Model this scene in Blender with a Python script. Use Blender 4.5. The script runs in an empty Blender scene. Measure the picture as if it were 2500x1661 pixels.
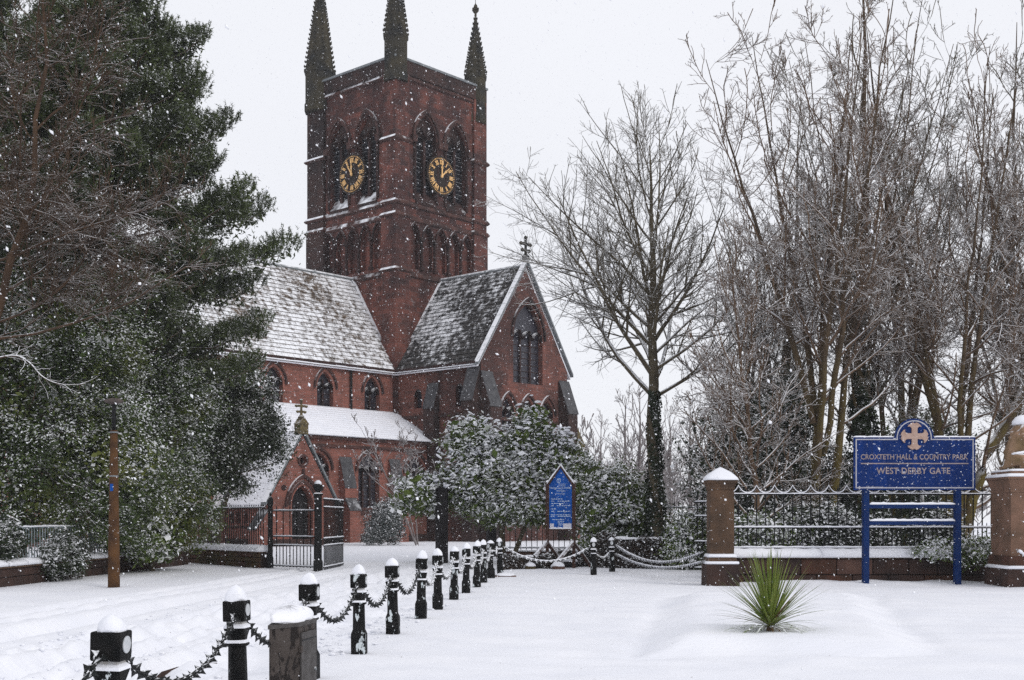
import bpy, math, random
import numpy as np
from mathutils import Vector, Matrix
from mathutils.geometry import tessellate_polygon

# ------------------------------------------------------------------ camera, sky, sun, exposure
scene = bpy.context.scene
cam_data = bpy.data.cameras.new('camera')
cam = bpy.data.objects.new('camera', cam_data)
scene.collection.objects.link(cam)
cam.location = (0.0, 0.0, 1.68)
cam.rotation_euler = (math.radians(90), 0, 0)
cam_data.sensor_width = 36.0
cam_data.lens = 36.0 * 3030 / 2500
cam_data.shift_y = 436.5 / 2500
cam_data.clip_start = 0.1
cam_data.clip_end = 3000
scene.camera = cam

SUN_EL, SUN_AZ = math.radians(33), math.radians(128)     # pale sun behind the snow clouds, to the right behind the camera
world = bpy.data.worlds.new('World')
scene.world = world
world.use_nodes = True
wn = world.node_tree.nodes; wl = world.node_tree.links
wn.clear()
w_out = wn.new('ShaderNodeOutputWorld'); w_bg = wn.new('ShaderNodeBackground')
w_sky = wn.new('ShaderNodeTexSky'); w_sky.sky_type = 'NISHITA'; w_sky.sun_disc = False
w_sky.sun_elevation = SUN_EL; w_sky.sun_rotation = SUN_AZ
w_tc = wn.new('ShaderNodeTexCoord'); w_no = wn.new('ShaderNodeTexNoise')
w_no.inputs['Scale'].default_value = 1.6; w_no.inputs['Detail'].default_value = 3
w_rp = wn.new('ShaderNodeMapRange')
w_rp.inputs[1].default_value = 0.3; w_rp.inputs[2].default_value = 0.7
w_rp.inputs[3].default_value = 9.2; w_rp.inputs[4].default_value = 9.9
w_cc = wn.new('ShaderNodeVectorMath'); w_cc.operation = 'SCALE'
w_cc.inputs[0].default_value = (0.945, 0.955, 1.0)
w_mx = wn.new('ShaderNodeMix'); w_mx.data_type = 'RGBA'; w_mx.inputs[0].default_value = 0.93
wl.new(w_tc.outputs['Generated'], w_no.inputs['Vector']); wl.new(w_no.outputs[0], w_rp.inputs[0])
wl.new(w_rp.outputs[0], w_cc.inputs['Scale'])
wl.new(w_sky.outputs[0], w_mx.inputs[6]); wl.new(w_cc.outputs[0], w_mx.inputs[7])
wl.new(w_mx.outputs[2], w_bg.inputs[0]); w_bg.inputs[1].default_value = 0.10
wl.new(w_bg.outputs[0], w_out.inputs[0])

sun_data = bpy.data.lights.new('sun', 'SUN'); sun_data.energy = 1.0; sun_data.angle = math.radians(28)
sun_data.color = (1.0, 0.96, 0.9)
sun = bpy.data.objects.new('sun', sun_data); scene.collection.objects.link(sun)
sd = Vector((math.sin(SUN_AZ) * math.cos(SUN_EL), math.cos(SUN_AZ) * math.cos(SUN_EL), math.sin(SUN_EL)))
sun.rotation_euler = sd.to_track_quat('Z', 'Y').to_euler()
scene.view_settings.view_transform = 'Standard'
scene.view_settings.look = 'None'
scene.view_settings.exposure = 0.04
scene.view_settings.gamma = 1.0
scene.view_settings.use_curve_mapping = False
scene.render.engine = 'CYCLES'
scene.cycles.max_bounces = 6
scene.cycles.diffuse_bounces = 3
scene.cycles.transparent_max_bounces = 4
scene.cycles.volume_bounces = 1
scene.cycles.use_denoising = False       # keep the fine grain of snow, twigs and flakes
scene.render.filter_size = 1.3

rnd = random.Random(7)
rng = np.random.default_rng(11)
C = scene.collection
F, HZ, UC, K = 3030.0, 1267.0, 1250.0, 2500 / 2360

def at(xd, Y, z=0.0):
    """x from a measured column of the photograph, at distance Y and height z"""
    return ((xd * K - UC) / F * Y, Y, z)
def zat(yd, Y):
    return 1.68 + (HZ - yd * K) / F * Y

# ------------------------------------------------------------------ object helpers
def tag(o, label=None, cat=None, group=None, kind=None):
    if label: o['label'] = label
    if cat: o['category'] = cat
    if group: o['group'] = group
    if kind: o['kind'] = kind
    return o
def thing(name, label, cat, loc=(0, 0, 0), rz=0.0, group=None):
    o = bpy.data.objects.new(name, None); C.objects.link(o)
    o.location = loc; o.rotation_euler = (0, 0, rz); o.empty_display_size = 0.2
    return tag(o, label, cat, group)
def link_mesh(name, me, parent=None, loc=None, rot=None, scale=None):
    o = bpy.data.objects.new(name, me); C.objects.link(o)
    if parent: o.parent = parent
    if loc is not None: o.location = loc
    if rot is not None: o.rotation_euler = rot
    if scale is not None: o.scale = scale
    return o
def copy_tree(o, parent=None):
    c = o.copy(); C.objects.link(c)
    if parent: c.parent = parent
    for ch in list(o.children):
        copy_tree(ch, c)
    return c

def np_mesh(name, V, polys, mat, smooth=False):
    """mesh from numpy: V (n,3), polys = list of (m,k) index arrays"""
    me = bpy.data.meshes.new(name)
    V = np.ascontiguousarray(V, dtype=np.float32)
    me.vertices.add(len(V)); me.vertices.foreach_set('co', V.ravel())
    polys = [np.asarray(p, dtype=np.int32) for p in polys if len(p)]
    tot = sum(p.size for p in polys); npol = sum(len(p) for p in polys)
    me.loops.add(tot); me.polygons.add(npol)
    me.loops.foreach_set('vertex_index', np.concatenate([p.ravel() for p in polys]))
    ls = []; s = 0
    for p in polys:
        k = p.shape[1]
        ls.append(np.arange(len(p), dtype=np.int32) * k + s); s += p.size
    me.polygons.foreach_set('loop_start', np.concatenate(ls))
    if smooth: me.polygons.foreach_set('use_smooth', np.ones(npol, dtype=bool))
    me.update(calc_edges=True)
    if mat: me.materials.append(mat)
    return me

class MB:
    """collects boxes, tubes, lathes and prisms into one mesh"""
    def __init__(s): s.v = []; s.f = []
    def add(s, vs, fs):
        n = len(s.v); s.v += [tuple(p) for p in vs]; s.f += [tuple(i + n for i in f) for f in fs]; return s
    def box(s, x0, x1, y0, y1, z0, z1):
        return s.add([(x0,y0,z0),(x1,y0,z0),(x1,y1,z0),(x0,y1,z0),(x0,y0,z1),(x1,y0,z1),(x1,y1,z1),(x0,y1,z1)],
                     [(0,3,2,1),(4,5,6,7),(0,1,5,4),(1,2,6,5),(2,3,7,6),(3,0,4,7)])
    def frustum(s, ring0, ring1, cap=True):
        n = len(ring0); fs = [(i, (i+1) % n, n+(i+1) % n, n+i) for i in range(n)]
        if cap: fs += [tuple(range(n-1, -1, -1)), tuple(range(n, 2*n))]
        return s.add(list(ring0)+list(ring1), fs)
    def stack(s, rings, cap=True):
        n = len(rings[0]); vs = [p for r in rings for p in r]; fs = []
        for k in range(len(rings)-1):
            for i in range(n):
                fs.append((k*n+i, k*n+(i+1) % n, (k+1)*n+(i+1) % n, (k+1)*n+i))
        if cap:
            fs.append(tuple(range(n-1, -1, -1))); fs.append(tuple(range((len(rings)-1)*n, len(rings)*n)))
        return s.add(vs, fs)
    def lathe(s, prof, c=(0,0,0), n=12, ph=0.0, sx=1.0, sy=1.0):
        rings = [[(c[0]+r*sx*math.cos(ph+2*math.pi*i/n), c[1]+r*sy*math.sin(ph+2*math.pi*i/n), c[2]+z) for i in range(n)] for r, z in prof]
        return s.stack(rings)
    def tube(s, pts, r, n=6):
        rs = r if isinstance(r, (list, tuple)) else [r]*len(pts)
        rings = []
        P = [Vector(p) for p in pts]
        for i, p in enumerate(P):
            t = (P[min(i+1, len(P)-1)] - P[max(i-1, 0)]).normalized()
            a = Vector((0,0,1)) if abs(t.z) < 0.9 else Vector((1,0,0))
            u = t.cross(a).normalized(); w = t.cross(u)
            rings.append([tuple(p + (u*math.cos(2*math.pi*k/n) + w*math.sin(2*math.pi*k/n))*rs[i]) for k in range(n)])
        return s.stack(rings)
    def prism(s, poly, axis, a0, a1):
        """extrude polygon (2D) along axis 'x','y' or 'z'"""
        def m(p, a):
            return {'x': (a, p[0], p[1]), 'y': (p[0], a, p[1]), 'z': (p[0], p[1], a)}[axis]
        n = len(poly); vs = [m(p, a0) for p in poly] + [m(p, a1) for p in poly]
        fs = [(i, (i+1) % n, n+(i+1) % n, n+i) for i in range(n)]
        for tri in tessellate_polygon([[Vector((p[0], p[1], 0)) for p in poly]]):
            fs.append(tuple(tri)); fs.append(tuple(n+i for i in reversed(tri)))
        return s.add(vs, fs)
    def move(s, M):
        s.v = [tuple(M @ Vector(p)) for p in s.v]; return s
    def mesh(s, name, mat, smooth=False):
        me = bpy.data.meshes.new(name); me.from_pydata(s.v, [], s.f)
        import bmesh
        b = bmesh.new(); b.from_mesh(me); bmesh.ops.recalc_face_normals(b, faces=b.faces); b.to_mesh(me); b.free()
        if smooth:
            me.polygons.foreach_set('use_smooth', [True]*len(me.polygons))
        if mat: me.materials.append(mat)
        return me
    def obj(s, name, mat, parent=None, smooth=False, loc=None, rot=None):
        return link_mesh(name, s.mesh(name, mat, smooth), parent, loc, rot)

def bevel(o, w=0.01, seg=2):
    m = o.modifiers.new('bevel', 'BEVEL'); m.width = w; m.segments = seg; m.limit_method = 'ANGLE'
    return o

# value noise for terrain and lumps
_lat = rng.random((256, 256))
def vnoise(x, y):
    xi = np.floor(x).astype(int); yi = np.floor(y).astype(int)
    fx = x - xi; fy = y - yi; fx = fx*fx*(3-2*fx); fy = fy*fy*(3-2*fy)
    a = _lat[xi & 255, yi & 255]; b = _lat[(xi+1) & 255, yi & 255]
    c = _lat[xi & 255, (yi+1) & 255]; d = _lat[(xi+1) & 255, (yi+1) & 255]
    return (a*(1-fx)+b*fx)*(1-fy) + (c*(1-fx)+d*fx)*fy - 0.5
def fbm(x, y, o=3):
    s = 0; a = 1
    for k in range(o):
        s = s + a*vnoise(x*2**k + 17.3*k, y*2**k + 5.1*k); a *= 0.5
    return s

# ------------------------------------------------------------------ materials
SNOW = (0.87, 0.885, 0.925, 1)
class Nd:
    def __init__(s, name, rough=0.8, spec=0.3):
        s.m = bpy.data.materials.new(name); s.m.use_nodes = True
        s.t = s.m.node_tree; s.n = s.t.nodes; s.l = s.t.links
        s.b = s.n['Principled BSDF']; s.b.inputs['Roughness'].default_value = rough
        s.b.inputs['Specular IOR Level'].default_value = spec
    def new(s, t, **kw):
        x = s.n.new(t)
        for k, v in kw.items(): setattr(x, k, v)
        return x
    def pos(s): return s.new('ShaderNodeNewGeometry').outputs['Position']
    def nrm(s): return s.new('ShaderNodeNewGeometry').outputs['Normal']
    def objc(s): return s.new('ShaderNodeTexCoord').outputs['Object']
    def noise(s, vec, scale, detail=3, rough=0.55):
        x = s.new('ShaderNodeTexNoise'); x.inputs['Scale'].default_value = scale
        x.inputs['Detail'].default_value = detail; x.inputs['Roughness'].default_value = rough
        s.l.new(vec, x.inputs['Vector']); return x.outputs[0]
    def rng(s, val, a, b, c=0.0, d=1.0):
        x = s.new('ShaderNodeMapRange'); x.clamp = True
        for i, v in ((1, a), (2, b), (3, c), (4, d)): x.inputs[i].default_value = v
        s.l.new(val, x.inputs[0]); return x.outputs[0]
    def math(s, op, a, b=None):
        x = s.new('ShaderNodeMath', operation=op)
        for i, v in enumerate((a, b)):
            if v is None: continue
            if isinstance(v, (int, float)): x.inputs[i].default_value = v
            else: s.l.new(v, x.inputs[i])
        return x.outputs[0]
    def mix(s, fac, a, b):
        x = s.new('ShaderNodeMix', data_type='RGBA')
        for i, v in ((0, fac), (6, a), (7, b)):
            if isinstance(v, (int, float, tuple)): x.inputs[i].default_value = v if not isinstance(v, tuple) or len(v) == 4 else (*v, 1)
            else: s.l.new(v, x.inputs[i])
        return x.outputs[2]
    def sepz(s, vec):
        x = s.new('ShaderNodeSeparateXYZ'); s.l.new(vec, x.inputs[0]); return x.outputs
    def scaled(s, vec, sc):
        x = s.new('ShaderNodeVectorMath', operation='MULTIPLY'); s.l.new(vec, x.inputs[0]); x.inputs[1].default_value = sc; return x.outputs[0]
    def bump(s, h, strength=0.3, dist=0.02):
        x = s.new('ShaderNodeBump'); x.inputs['Strength'].default_value = strength; x.inputs['Distance'].default_value = dist
        s.l.new(h, x.inputs['Height']); s.l.new(x.outputs[0], s.b.inputs['Normal'])
    def color(s, c):
        if isinstance(c, tuple): s.b.inputs['Base Color'].default_value = c if len(c) == 4 else (*c, 1)
        else: s.l.new(c, s.b.inputs['Base Color'])
        return s
    def snow(s, base, lo=0.35, hi=0.65, nscale=4.0, namp=0.6, amount=1.0, wind=0.0):
        """snow lying where the surface faces up, broken by noise"""
        nx_, ny_, nz = s.sepz(s.nrm())
        if wind: nz = s.math('ADD', nz, s.math('MULTIPLY', nx_, -wind))      # driven by wind from the left
        no = s.noise(s.pos(), nscale, 2)
        v = s.math('ADD', nz, s.math('MULTIPLY', s.math('SUBTRACT', no, 0.5), namp*2))
        m = s.rng(v, lo, hi, 0, amount)
        return s.mix(m, base, SNOW)

def vary(n, a, b, scale, vec=None, lo=0.35, hi=0.65, detail=3):
    return n.mix(n.rng(n.noise(vec or n.pos(), scale, detail), lo, hi), a, b)

def mat_flecked(name, a, b, rough=0.5, spec=0.1):
    n = Nd(name, rough, spec); p = n.pos(); c = vary(n, a, b, 3)
    c = n.mix(n.rng(n.noise(n.scaled(p, (1, 1, 1.6)), 14.0, 3, 0.6), 0.655, 0.675, 0, 0.9), c, (0.7, 0.72, 0.78))      # wet snow stuck to the panel
    c = n.mix(n.rng(n.noise(n.scaled(p, (3, 3, 0.4)), 2.0, 4), 0.5, 0.75, 0, 0.35), c, tuple(v*2.2 for v in a)); n.color(c); return n.m
def mat_snow(name='snow', fine=40.0, strength=0.25):
    n = Nd(name, 0.75, 0.25); p = n.pos()
    n.color(vary(n, (0.80, 0.815, 0.875), (0.86, 0.87, 0.92), 0.9, p))
    h = n.math('ADD', n.math('MULTIPLY', n.noise(p, fine, 3), 0.5), n.noise(n.scaled(p, (1.0, 3.2, 1.0)), 4.0, 4))
    n.bump(h, strength, 0.03)
    n.b.inputs['Sheen Weight'].default_value = 0.05
    return n.m
def mat_plain(name, a, b=None, scale=6.0, rough=0.7, spec=0.3, bump=0.0, bscale=30.0, snow=None, detail=3):
    n = Nd(name, rough, spec)
    c = vary(n, a, b or tuple(x*0.7 for x in a), scale, detail=detail)
    if snow: c = n.snow(c, **snow)
    n.color(c)
    if bump: n.bump(n.noise(n.pos(), bscale, 4), bump, 0.02)
    return n.m

def mat_masonry(name, c1, c2, mortar, dark, w=0.45, h=0.15, soot=0.5, rough=0.9, soot_scale=0.22, moss=None):
    n = Nd(name, rough, 0.2); oc = n.objc()
    x, y, z = n.sepz(oc)
    no = n.sepz(n.new('ShaderNodeTexCoord').outputs['Normal'])
    ax, ay = n.math('ABSOLUTE', no[0]), n.math('ABSOLUTE', no[1])
    u = n.math('ADD', n.math('MULTIPLY', x, ay), n.math('MULTIPLY', y, ax))
    cb = n.new('ShaderNodeCombineXYZ'); n.l.new(u, cb.inputs[0]); n.l.new(z, cb.inputs[1])
    br = n.new('ShaderNodeTexBrick'); n.l.new(cb.outputs[0], br.inputs['Vector'])
    br.inputs['Color1'].default_value = (*c1, 1); br.inputs['Color2'].default_value = (*c2, 1); br.inputs['Mortar'].default_value = (*mortar, 1)
    br.inputs['Scale'].default_value = 1.0; br.inputs['Brick Width'].default_value = w; br.inputs['Row Height'].default_value = h
    br.inputs['Mortar Size'].default_value = 0.016; br.inputs['Mortar Smooth'].default_value = 0.3; br.inputs['Bias'].default_value = -0.1
    p = n.pos()
    c = n.mix(n.rng(n.noise(n.scaled(oc, (0.7, 0.7, 1.6)), 0.9, 4), 0.38, 0.7, 0, 0.45), br.outputs[0], tuple(v*1.35 for v in c1))
    s1 = n.rng(n.noise(n.scaled(oc, (1, 1, 0.45)), soot_scale, 5, 0.65), 0.66-0.28*soot, 0.80-0.28*soot, 0, 1.0)
    c = n.mix(s1, c, n.mix(0.66, c, dark))
    s2 = n.rng(n.noise(n.scaled(oc, (2.2, 2.2, 0.35)), 0.8, 4), 0.5, 0.72, 0, 0.55)
    c = n.mix(s2, c, n.mix(0.6, c, dark))
    if moss:
        c = n.mix(n.rng(n.noise(oc, 1.1, 4), 0.5, 0.66, 0, 0.8), c, moss)
    wet = n.rng(n.noise(p, 2.5, 4, 0.7), 0.64, 0.72, 0, 0.35)      # wind-driven snow caught on the rough face
    c = n.mix(wet, c, (0.45, 0.44, 0.46))
    n.color(c)
    n.bump(n.math('ADD', n.math('MULTIPLY', br.outputs[1], -0.6), n.noise(oc, 9, 4)), 0.5, 0.03)
    return n.m

M = {}
M['snow'] = mat_snow('snow')
M['snow_cap'] = mat_snow('snow_cap', 55.0, 0.35)
M['ground'] = mat_snow('snow_ground', 26.0, 0.40)
M['nave_brick'] = mat_masonry('nave_brick', (0.240, 0.092, 0.070), (0.135, 0.058, 0.046), (0.155, 0.09, 0.075), (0.050, 0.032, 0.030), soot=0.38)
M['tower_stone'] = mat_masonry('tower_stone', (0.190, 0.068, 0.051), (0.055, 0.029, 0.026), (0.12, 0.09, 0.085), (0.012, 0.012, 0.015), w=0.66, h=0.34, soot=1.0)
M['transept_brick'] = mat_masonry('transept_brick', (0.185, 0.070, 0.053), (0.085, 0.040, 0.034), (0.12, 0.075, 0.064), (0.020, 0.017, 0.018), soot=0.85, soot_scale=0.3)
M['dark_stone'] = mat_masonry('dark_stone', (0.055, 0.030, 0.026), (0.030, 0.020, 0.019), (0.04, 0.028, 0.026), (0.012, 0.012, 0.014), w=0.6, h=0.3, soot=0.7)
M['pinnacle_stone'] = mat_plain('pinnacle_stone', (0.020, 0.021, 0.021), (0.050, 0.043, 0.028), 0.9, 0.95, 0.2, 0.6, 7.0, detail=5)
M['trim_stone'] = mat_plain('trim_stone', (0.085, 0.042, 0.036), (0.04, 0.026, 0.025), 1.5, 0.95, 0.2, 0.4, 9.0, snow=dict(lo=0.45, hi=0.7, nscale=1.2, namp=0.45, wind=0.22))
M['dark_trim'] = mat_plain('dark_trim', (0.05, 0.026, 0.024), (0.025, 0.018, 0.018), 1.5, 0.95, 0.2, 0.4, 9.0, snow=dict(lo=0.55, hi=0.8, nscale=1.2, namp=0.5, wind=0.22))
M['lichen_stone'] = mat_plain('lichen_stone', (0.14, 0.11, 0.05), (0.06, 0.05, 0.035), 6, 0.95, 0.2, 0.5, 14.0, snow=dict(lo=0.6, hi=0.9, nscale=5.0, namp=0.4))
M['lead'] = mat_plain('lead', (0.20, 0.22, 0.23), (0.13, 0.14, 0.15), 3, 0.6, 0.3, snow=dict(lo=0.2, hi=0.5, nscale=3, namp=0.4))
M['weathering'] = mat_plain('weathering_slab', (0.085, 0.085, 0.09), (0.05, 0.05, 0.055), 3, 0.7, 0.2, snow=dict(lo=0.55, hi=1.0, nscale=2.2, namp=0.55, amount=0.8))
M['glass_dark'] = mat_plain('leaded_glass', (0.018, 0.018, 0.026), (0.03, 0.028, 0.04), 8, 0.35, 0.4)
M['louvre'] = mat_plain('louvre', (0.03, 0.032, 0.04), (0.018, 0.018, 0.022), 5, 0.8, 0.2, snow=dict(lo=0.55, hi=0.9, nscale=3, namp=0.5, amount=0.7))
M['gold'] = mat_plain('gilding', (0.85, 0.52, 0.21), (0.70, 0.42, 0.16), 12, 0.45, 0.5)
M['dial'] = mat_plain('dial_board', (0.022, 0.014, 0.010), (0.012, 0.010, 0.009), 6, 0.6, 0.2)
M['black'] = mat_plain('black_paint', (0.007, 0.0075, 0.008), (0.012, 0.012, 0.013), 9, 0.5, 0.14, 0.15, 45.0)
def mat_bollard():
    n = Nd('bollard_paint', 0.6, 0.08); p = n.pos()
    c = vary(n, (0.006, 0.0065, 0.007), (0.014, 0.0135, 0.0135), 10)
    flake = n.rng(n.noise(n.scaled(p, (1, 1, 0.45)), 7.0, 4, 0.7), 0.605, 0.63)
    c = n.mix(flake, c, (0.55, 0.60, 0.62)); n.color(c)
    n.bump(n.noise(p, 60, 3), 0.15, 0.01); return n.m
M['bollard'] = mat_bollard()
M['neck_white'] = mat_plain('worn_white_paint', (0.50, 0.50, 0.50), (0.38, 0.36, 0.33), 14, 0.7, 0.3)
M['reflector'] = mat_plain('reflector', (0.42, 0.45, 0.47), (0.55, 0.56, 0.58), 40, 0.3, 0.5)
M['chain'] = mat_plain('chain_paint', (0.007, 0.009, 0.0095), (0.018, 0.019, 0.019), 22, 0.5, 0.14, snow=dict(lo=0.75, hi=1.0, nscale=16, namp=0.55))
M['chain_snow'] = mat_plain('snowy_chain', (0.012, 0.012, 0.012), (0.02, 0.02, 0.02), 22, 0.5, 0.14, snow=dict(lo=0.15, hi=0.45, nscale=10, namp=0.4))
def mat_cabinet():
    n = Nd('cabinet_paint', 0.6, 0.12); p = n.pos()
    c = vary(n, (0.060, 0.050, 0.045), (0.042, 0.034, 0.030), 5, p)
    c = n.mix(n.rng(n.noise(n.scaled(p, (1, 1, 0.6)), 9.0, 4, 0.65), 0.50, 0.54), c, (0.016, 0.013, 0.012))       # dark wet patches
    c = n.mix(n.rng(n.noise(p, 30.0, 3, 0.7), 0.70, 0.72), c, (0.7, 0.72, 0.76)); n.color(c)                      # specks of stuck snow
    n.bump(n.noise(p, 40, 3), 0.12, 0.01); return n.m
M['cabinet'] = mat_cabinet()
M['cabinet_side'] = mat_plain('cabinet_lit_side', (0.080, 0.075, 0.073), (0.045, 0.041, 0.039), 9, 0.6, 0.15, 0.1, 40.0, detail=5)  # paler cabinet copy: the lighter right side is put into the colour; lid shares it
M['iron'] = mat_plain('iron_railing', (0.006, 0.007, 0.008), (0.012, 0.012, 0.012), 12, 0.55, 0.14, snow=dict(lo=0.55, hi=0.8, nscale=8, namp=0.35))
M['iron_green'] = mat_plain('frosted_railing', (0.05, 0.075, 0.08), (0.25, 0.29, 0.31), 6, 0.6, 0.4, snow=dict(lo=0.4, hi=0.7, nscale=8, namp=0.5))
M['sign_blue'] = mat_flecked('sign_blue', (0.0015, 0.020, 0.115), (0.001, 0.016, 0.095))
M['rail_blue'] = mat_plain('rail_blue', (0.0015, 0.022, 0.105), (0.001, 0.015, 0.078), 5, 0.5, 0.12)
M['sign_line'] = mat_plain('sign_line', (0.42, 0.42, 0.46), (0.33, 0.33, 0.37), 6, 0.6, 0.3)
M['sign_text'] = mat_plain('sign_text', (0.32, 0.26, 0.25), (0.22, 0.18, 0.18), 12, 0.6, 0.3)
M['emblem'] = mat_plain('emblem_bronze', (0.42, 0.30, 0.25), (0.34, 0.22, 0.17), 7, 0.5, 0.4, 0.1, 30.0)
M['notice_blue'] = mat_flecked('notice_blue', (0.002, 0.066, 0.31), (0.002, 0.056, 0.27))
M['notice_text'] = mat_plain('notice_text', (0.50, 0.60, 0.72), (0.42, 0.52, 0.66), 20, 0.6, 0.3)
M['paper'] = mat_plain('paper', (0.62, 0.61, 0.68), (0.52, 0.51, 0.58), 30, 0.8, 0.2)
M['brown_timber'] = mat_plain('brown_timber', (0.065, 0.030, 0.022), (0.035, 0.018, 0.014), 9, 0.8, 0.2, 0.3, 25.0, snow=dict(lo=0.5, hi=0.75, nscale=9, namp=0.35))
M['lamp_wood'] = mat_plain('lamp_post_paint', (0.105, 0.052, 0.022), (0.045, 0.024, 0.014), 3, 0.8, 0.1, 0.3, 20.0, detail=5)
M['black_timber'] = mat_plain('black_timber', (0.022, 0.020, 0.022), (0.012, 0.011, 0.012), 3, 0.75, 0.12, 0.3, 20.0)
M['pier_stone'] = mat_plain('pier_stone', (0.105, 0.062, 0.038), (0.058, 0.038, 0.026), 2.2, 0.95, 0.2, 0.6, 18.0, detail=6, snow=dict(lo=0.5, hi=0.75, nscale=5, namp=0.4))
M['lion_pier_stone'] = mat_plain('lion_pier_stone', (0.20, 0.115, 0.08), (0.11, 0.068, 0.046), 1.8, 0.95, 0.2, 0.5, 14.0, detail=6, snow=dict(lo=0.5, hi=0.75, nscale=5, namp=0.4))
M['lion_stone'] = mat_plain('lion_stone', (0.30, 0.19, 0.125), (0.15, 0.10, 0.05), 2.6, 0.95, 0.2, 0.6, 9.0, detail=6, snow=dict(lo=0.45, hi=0.75, nscale=6, namp=0.6))
M['wall_dark'] = mat_plain('wall_block_dark', (0.030, 0.020, 0.018), (0.060, 0.034, 0.027), 1.6, 0.95, 0.2, 0.7, 14.0, detail=6)
M['wall_brown'] = mat_plain('wall_block_brown', (0.13, 0.072, 0.055), (0.08, 0.045, 0.036), 2.0, 0.95, 0.2, 0.6, 14.0, detail=6)
M['wall_red'] = mat_plain('wall_block_red', (0.085, 0.038, 0.026), (0.045, 0.026, 0.018), 2.5, 0.95, 0.2, 0.6, 14.0, detail=6)
M['wall_moss'] = mat_plain('wall_block_moss', (0.055, 0.045, 0.016), (0.075, 0.035, 0.022), 2.2, 0.95, 0.2, 0.6, 14.0, detail=6)
M['mortar'] = mat_plain('wall_core', (0.022, 0.017, 0.015), (0.035, 0.026, 0.022), 5, 0.95, 0.1)
M['porch_roof_snow'] = M['snow']
def mat_tile(name, c1, c2, bias, big, aw_):
    n = Nd(name, 0.85, 0.25); p = n.pos()
    nz = n.sepz(n.nrm())[2]
    c = vary(n, c1, c2, 1.7, p)
    a = n.noise(n.scaled(p, (1.0, 1.0, 0.55)), big, 3, 0.5)
    b = n.noise(p, 2.6, 3, 0.6)
    d = n.noise(n.scaled(p, (1.6, 1.6, 0.7)), 7.0, 3, 0.6)
    v = n.math('ADD', n.math('ADD', n.math('MULTIPLY', a, aw_), n.math('MULTIPLY', b, 1.3)), n.math('MULTIPLY', d, 0.6))
    m = n.rng(v, bias-0.04, bias + 0.30)
    up = n.rng(nz, 0.25, 0.45)
    n.color(n.mix(n.math('MULTIPLY', m, up), c, SNOW)); return n.m
M['nave_tile'] = mat_tile('nave_tile', (0.125, 0.092, 0.066), (0.075, 0.058, 0.046), 1.24, 0.22, 0.9)
M['transept_tile'] = mat_tile('transept_tile', (0.046, 0.042, 0.040), (0.026, 0.025, 0.026), 1.60, 0.20, 1.3)
def mat_bark(name, a, b, lo=0.30, hi=0.6, amount=0.95, nscale=1.8, namp=0.35, moss=None):
    n = Nd(name, 0.95, 0.15); p = n.pos()
    c = vary(n, a, b, 3.0, n.scaled(p, (1, 1, 0.35)), detail=4)
    if moss: c = n.mix(n.math('MULTIPLY', n.rng(n.sepz(p)[2], 1.5, 7.5, 1.0, 0.0), n.rng(n.noise(p, 2.2, 3), 0.32, 0.55)), c, moss)      # moss on the lower stem only
    n.color(n.snow(c, lo=lo, hi=hi, nscale=nscale, namp=namp, amount=amount))
    return n.m
M['bark_grey'] = mat_bark('bark_grey', (0.115, 0.095, 0.062), (0.065, 0.053, 0.036), lo=0.25, hi=0.5)
M['bark_moss'] = mat_bark('bark_moss', (0.095, 0.066, 0.042), (0.055, 0.040, 0.028), moss=(0.115, 0.090, 0.022))
M['bark_red'] = mat_bark('bark_red', (0.150, 0.098, 0.062), (0.085, 0.056, 0.040), lo=0.25, hi=0.5)
M['bark_twiggy'] = mat_bark('bark_twiggy', (0.085, 0.052, 0.032), (0.05, 0.032, 0.022), lo=0.6, hi=0.9)
M['bark_far'] = mat_bark('bark_far', (0.20, 0.175, 0.17), (0.15, 0.13, 0.13), amount=0.7)  # light grey-brown; on far trees the fade into haze is put into this colour
def mat_leaf(name, a, b, lo, hi, nscale, namp, scale=0.9, rough=0.5, amount=1.0, warm=None):
    n = Nd(name, rough, 0.2); p = n.pos()
    c = vary(n, a, b, scale, p, detail=4)
    if warm: c = n.mix(n.rng(n.noise(p, 0.55, 3), 0.52, 0.68), c, warm)
    n.color(n.snow(c, lo=lo, hi=hi, nscale=nscale, namp=namp, amount=amount)); return n.m
M['holly'] = mat_leaf('holly_leaf', (0.022, 0.036, 0.011), (0.060, 0.092, 0.018), 0.56, 0.80, 0.9, 0.9, amount=0.95, warm=(0.10, 0.115, 0.02))
M['holly_dark'] = mat_leaf('dark_holly_leaf', (0.014, 0.022, 0.011), (0.036, 0.052, 0.016), 0.60, 0.85, 0.9, 0.9, amount=0.85)
M['pine'] = mat_leaf('pine_needle', (0.020, 0.028, 0.010), (0.070, 0.092, 0.030), 0.52, 0.88, 1.4, 0.75, amount=0.9)
M['laurel'] = mat_leaf('laurel_leaf', (0.042, 0.074, 0.012), (0.110, 0.150, 0.026), 0.28, 0.52, 1.0, 0.75, 1.4, amount=1.0)
M['laurel_dark'] = mat_leaf('shrub_leaf', (0.012, 0.020, 0.009), (0.028, 0.042, 0.014), 0.52, 0.76, 1.8, 0.7, 1.4, amount=0.95)
M['ivy'] = mat_leaf('ivy_leaf', (0.010, 0.018, 0.008), (0.022, 0.034, 0.012), 0.60, 0.85, 3.0, 0.6, 1.4, amount=0.9)
M['hedge'] = mat_leaf('hedge_leaf', (0.032, 0.020, 0.014), (0.016, 0.013, 0.010), 0.50, 0.80, 4.0, 0.7, 2.5, amount=0.9)
M['grey_bush'] = mat_leaf('grey_bush_leaf', (0.05, 0.06, 0.055), (0.085, 0.10, 0.10), 0.45, 0.9, 4.0, 0.6, 2.5)
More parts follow.
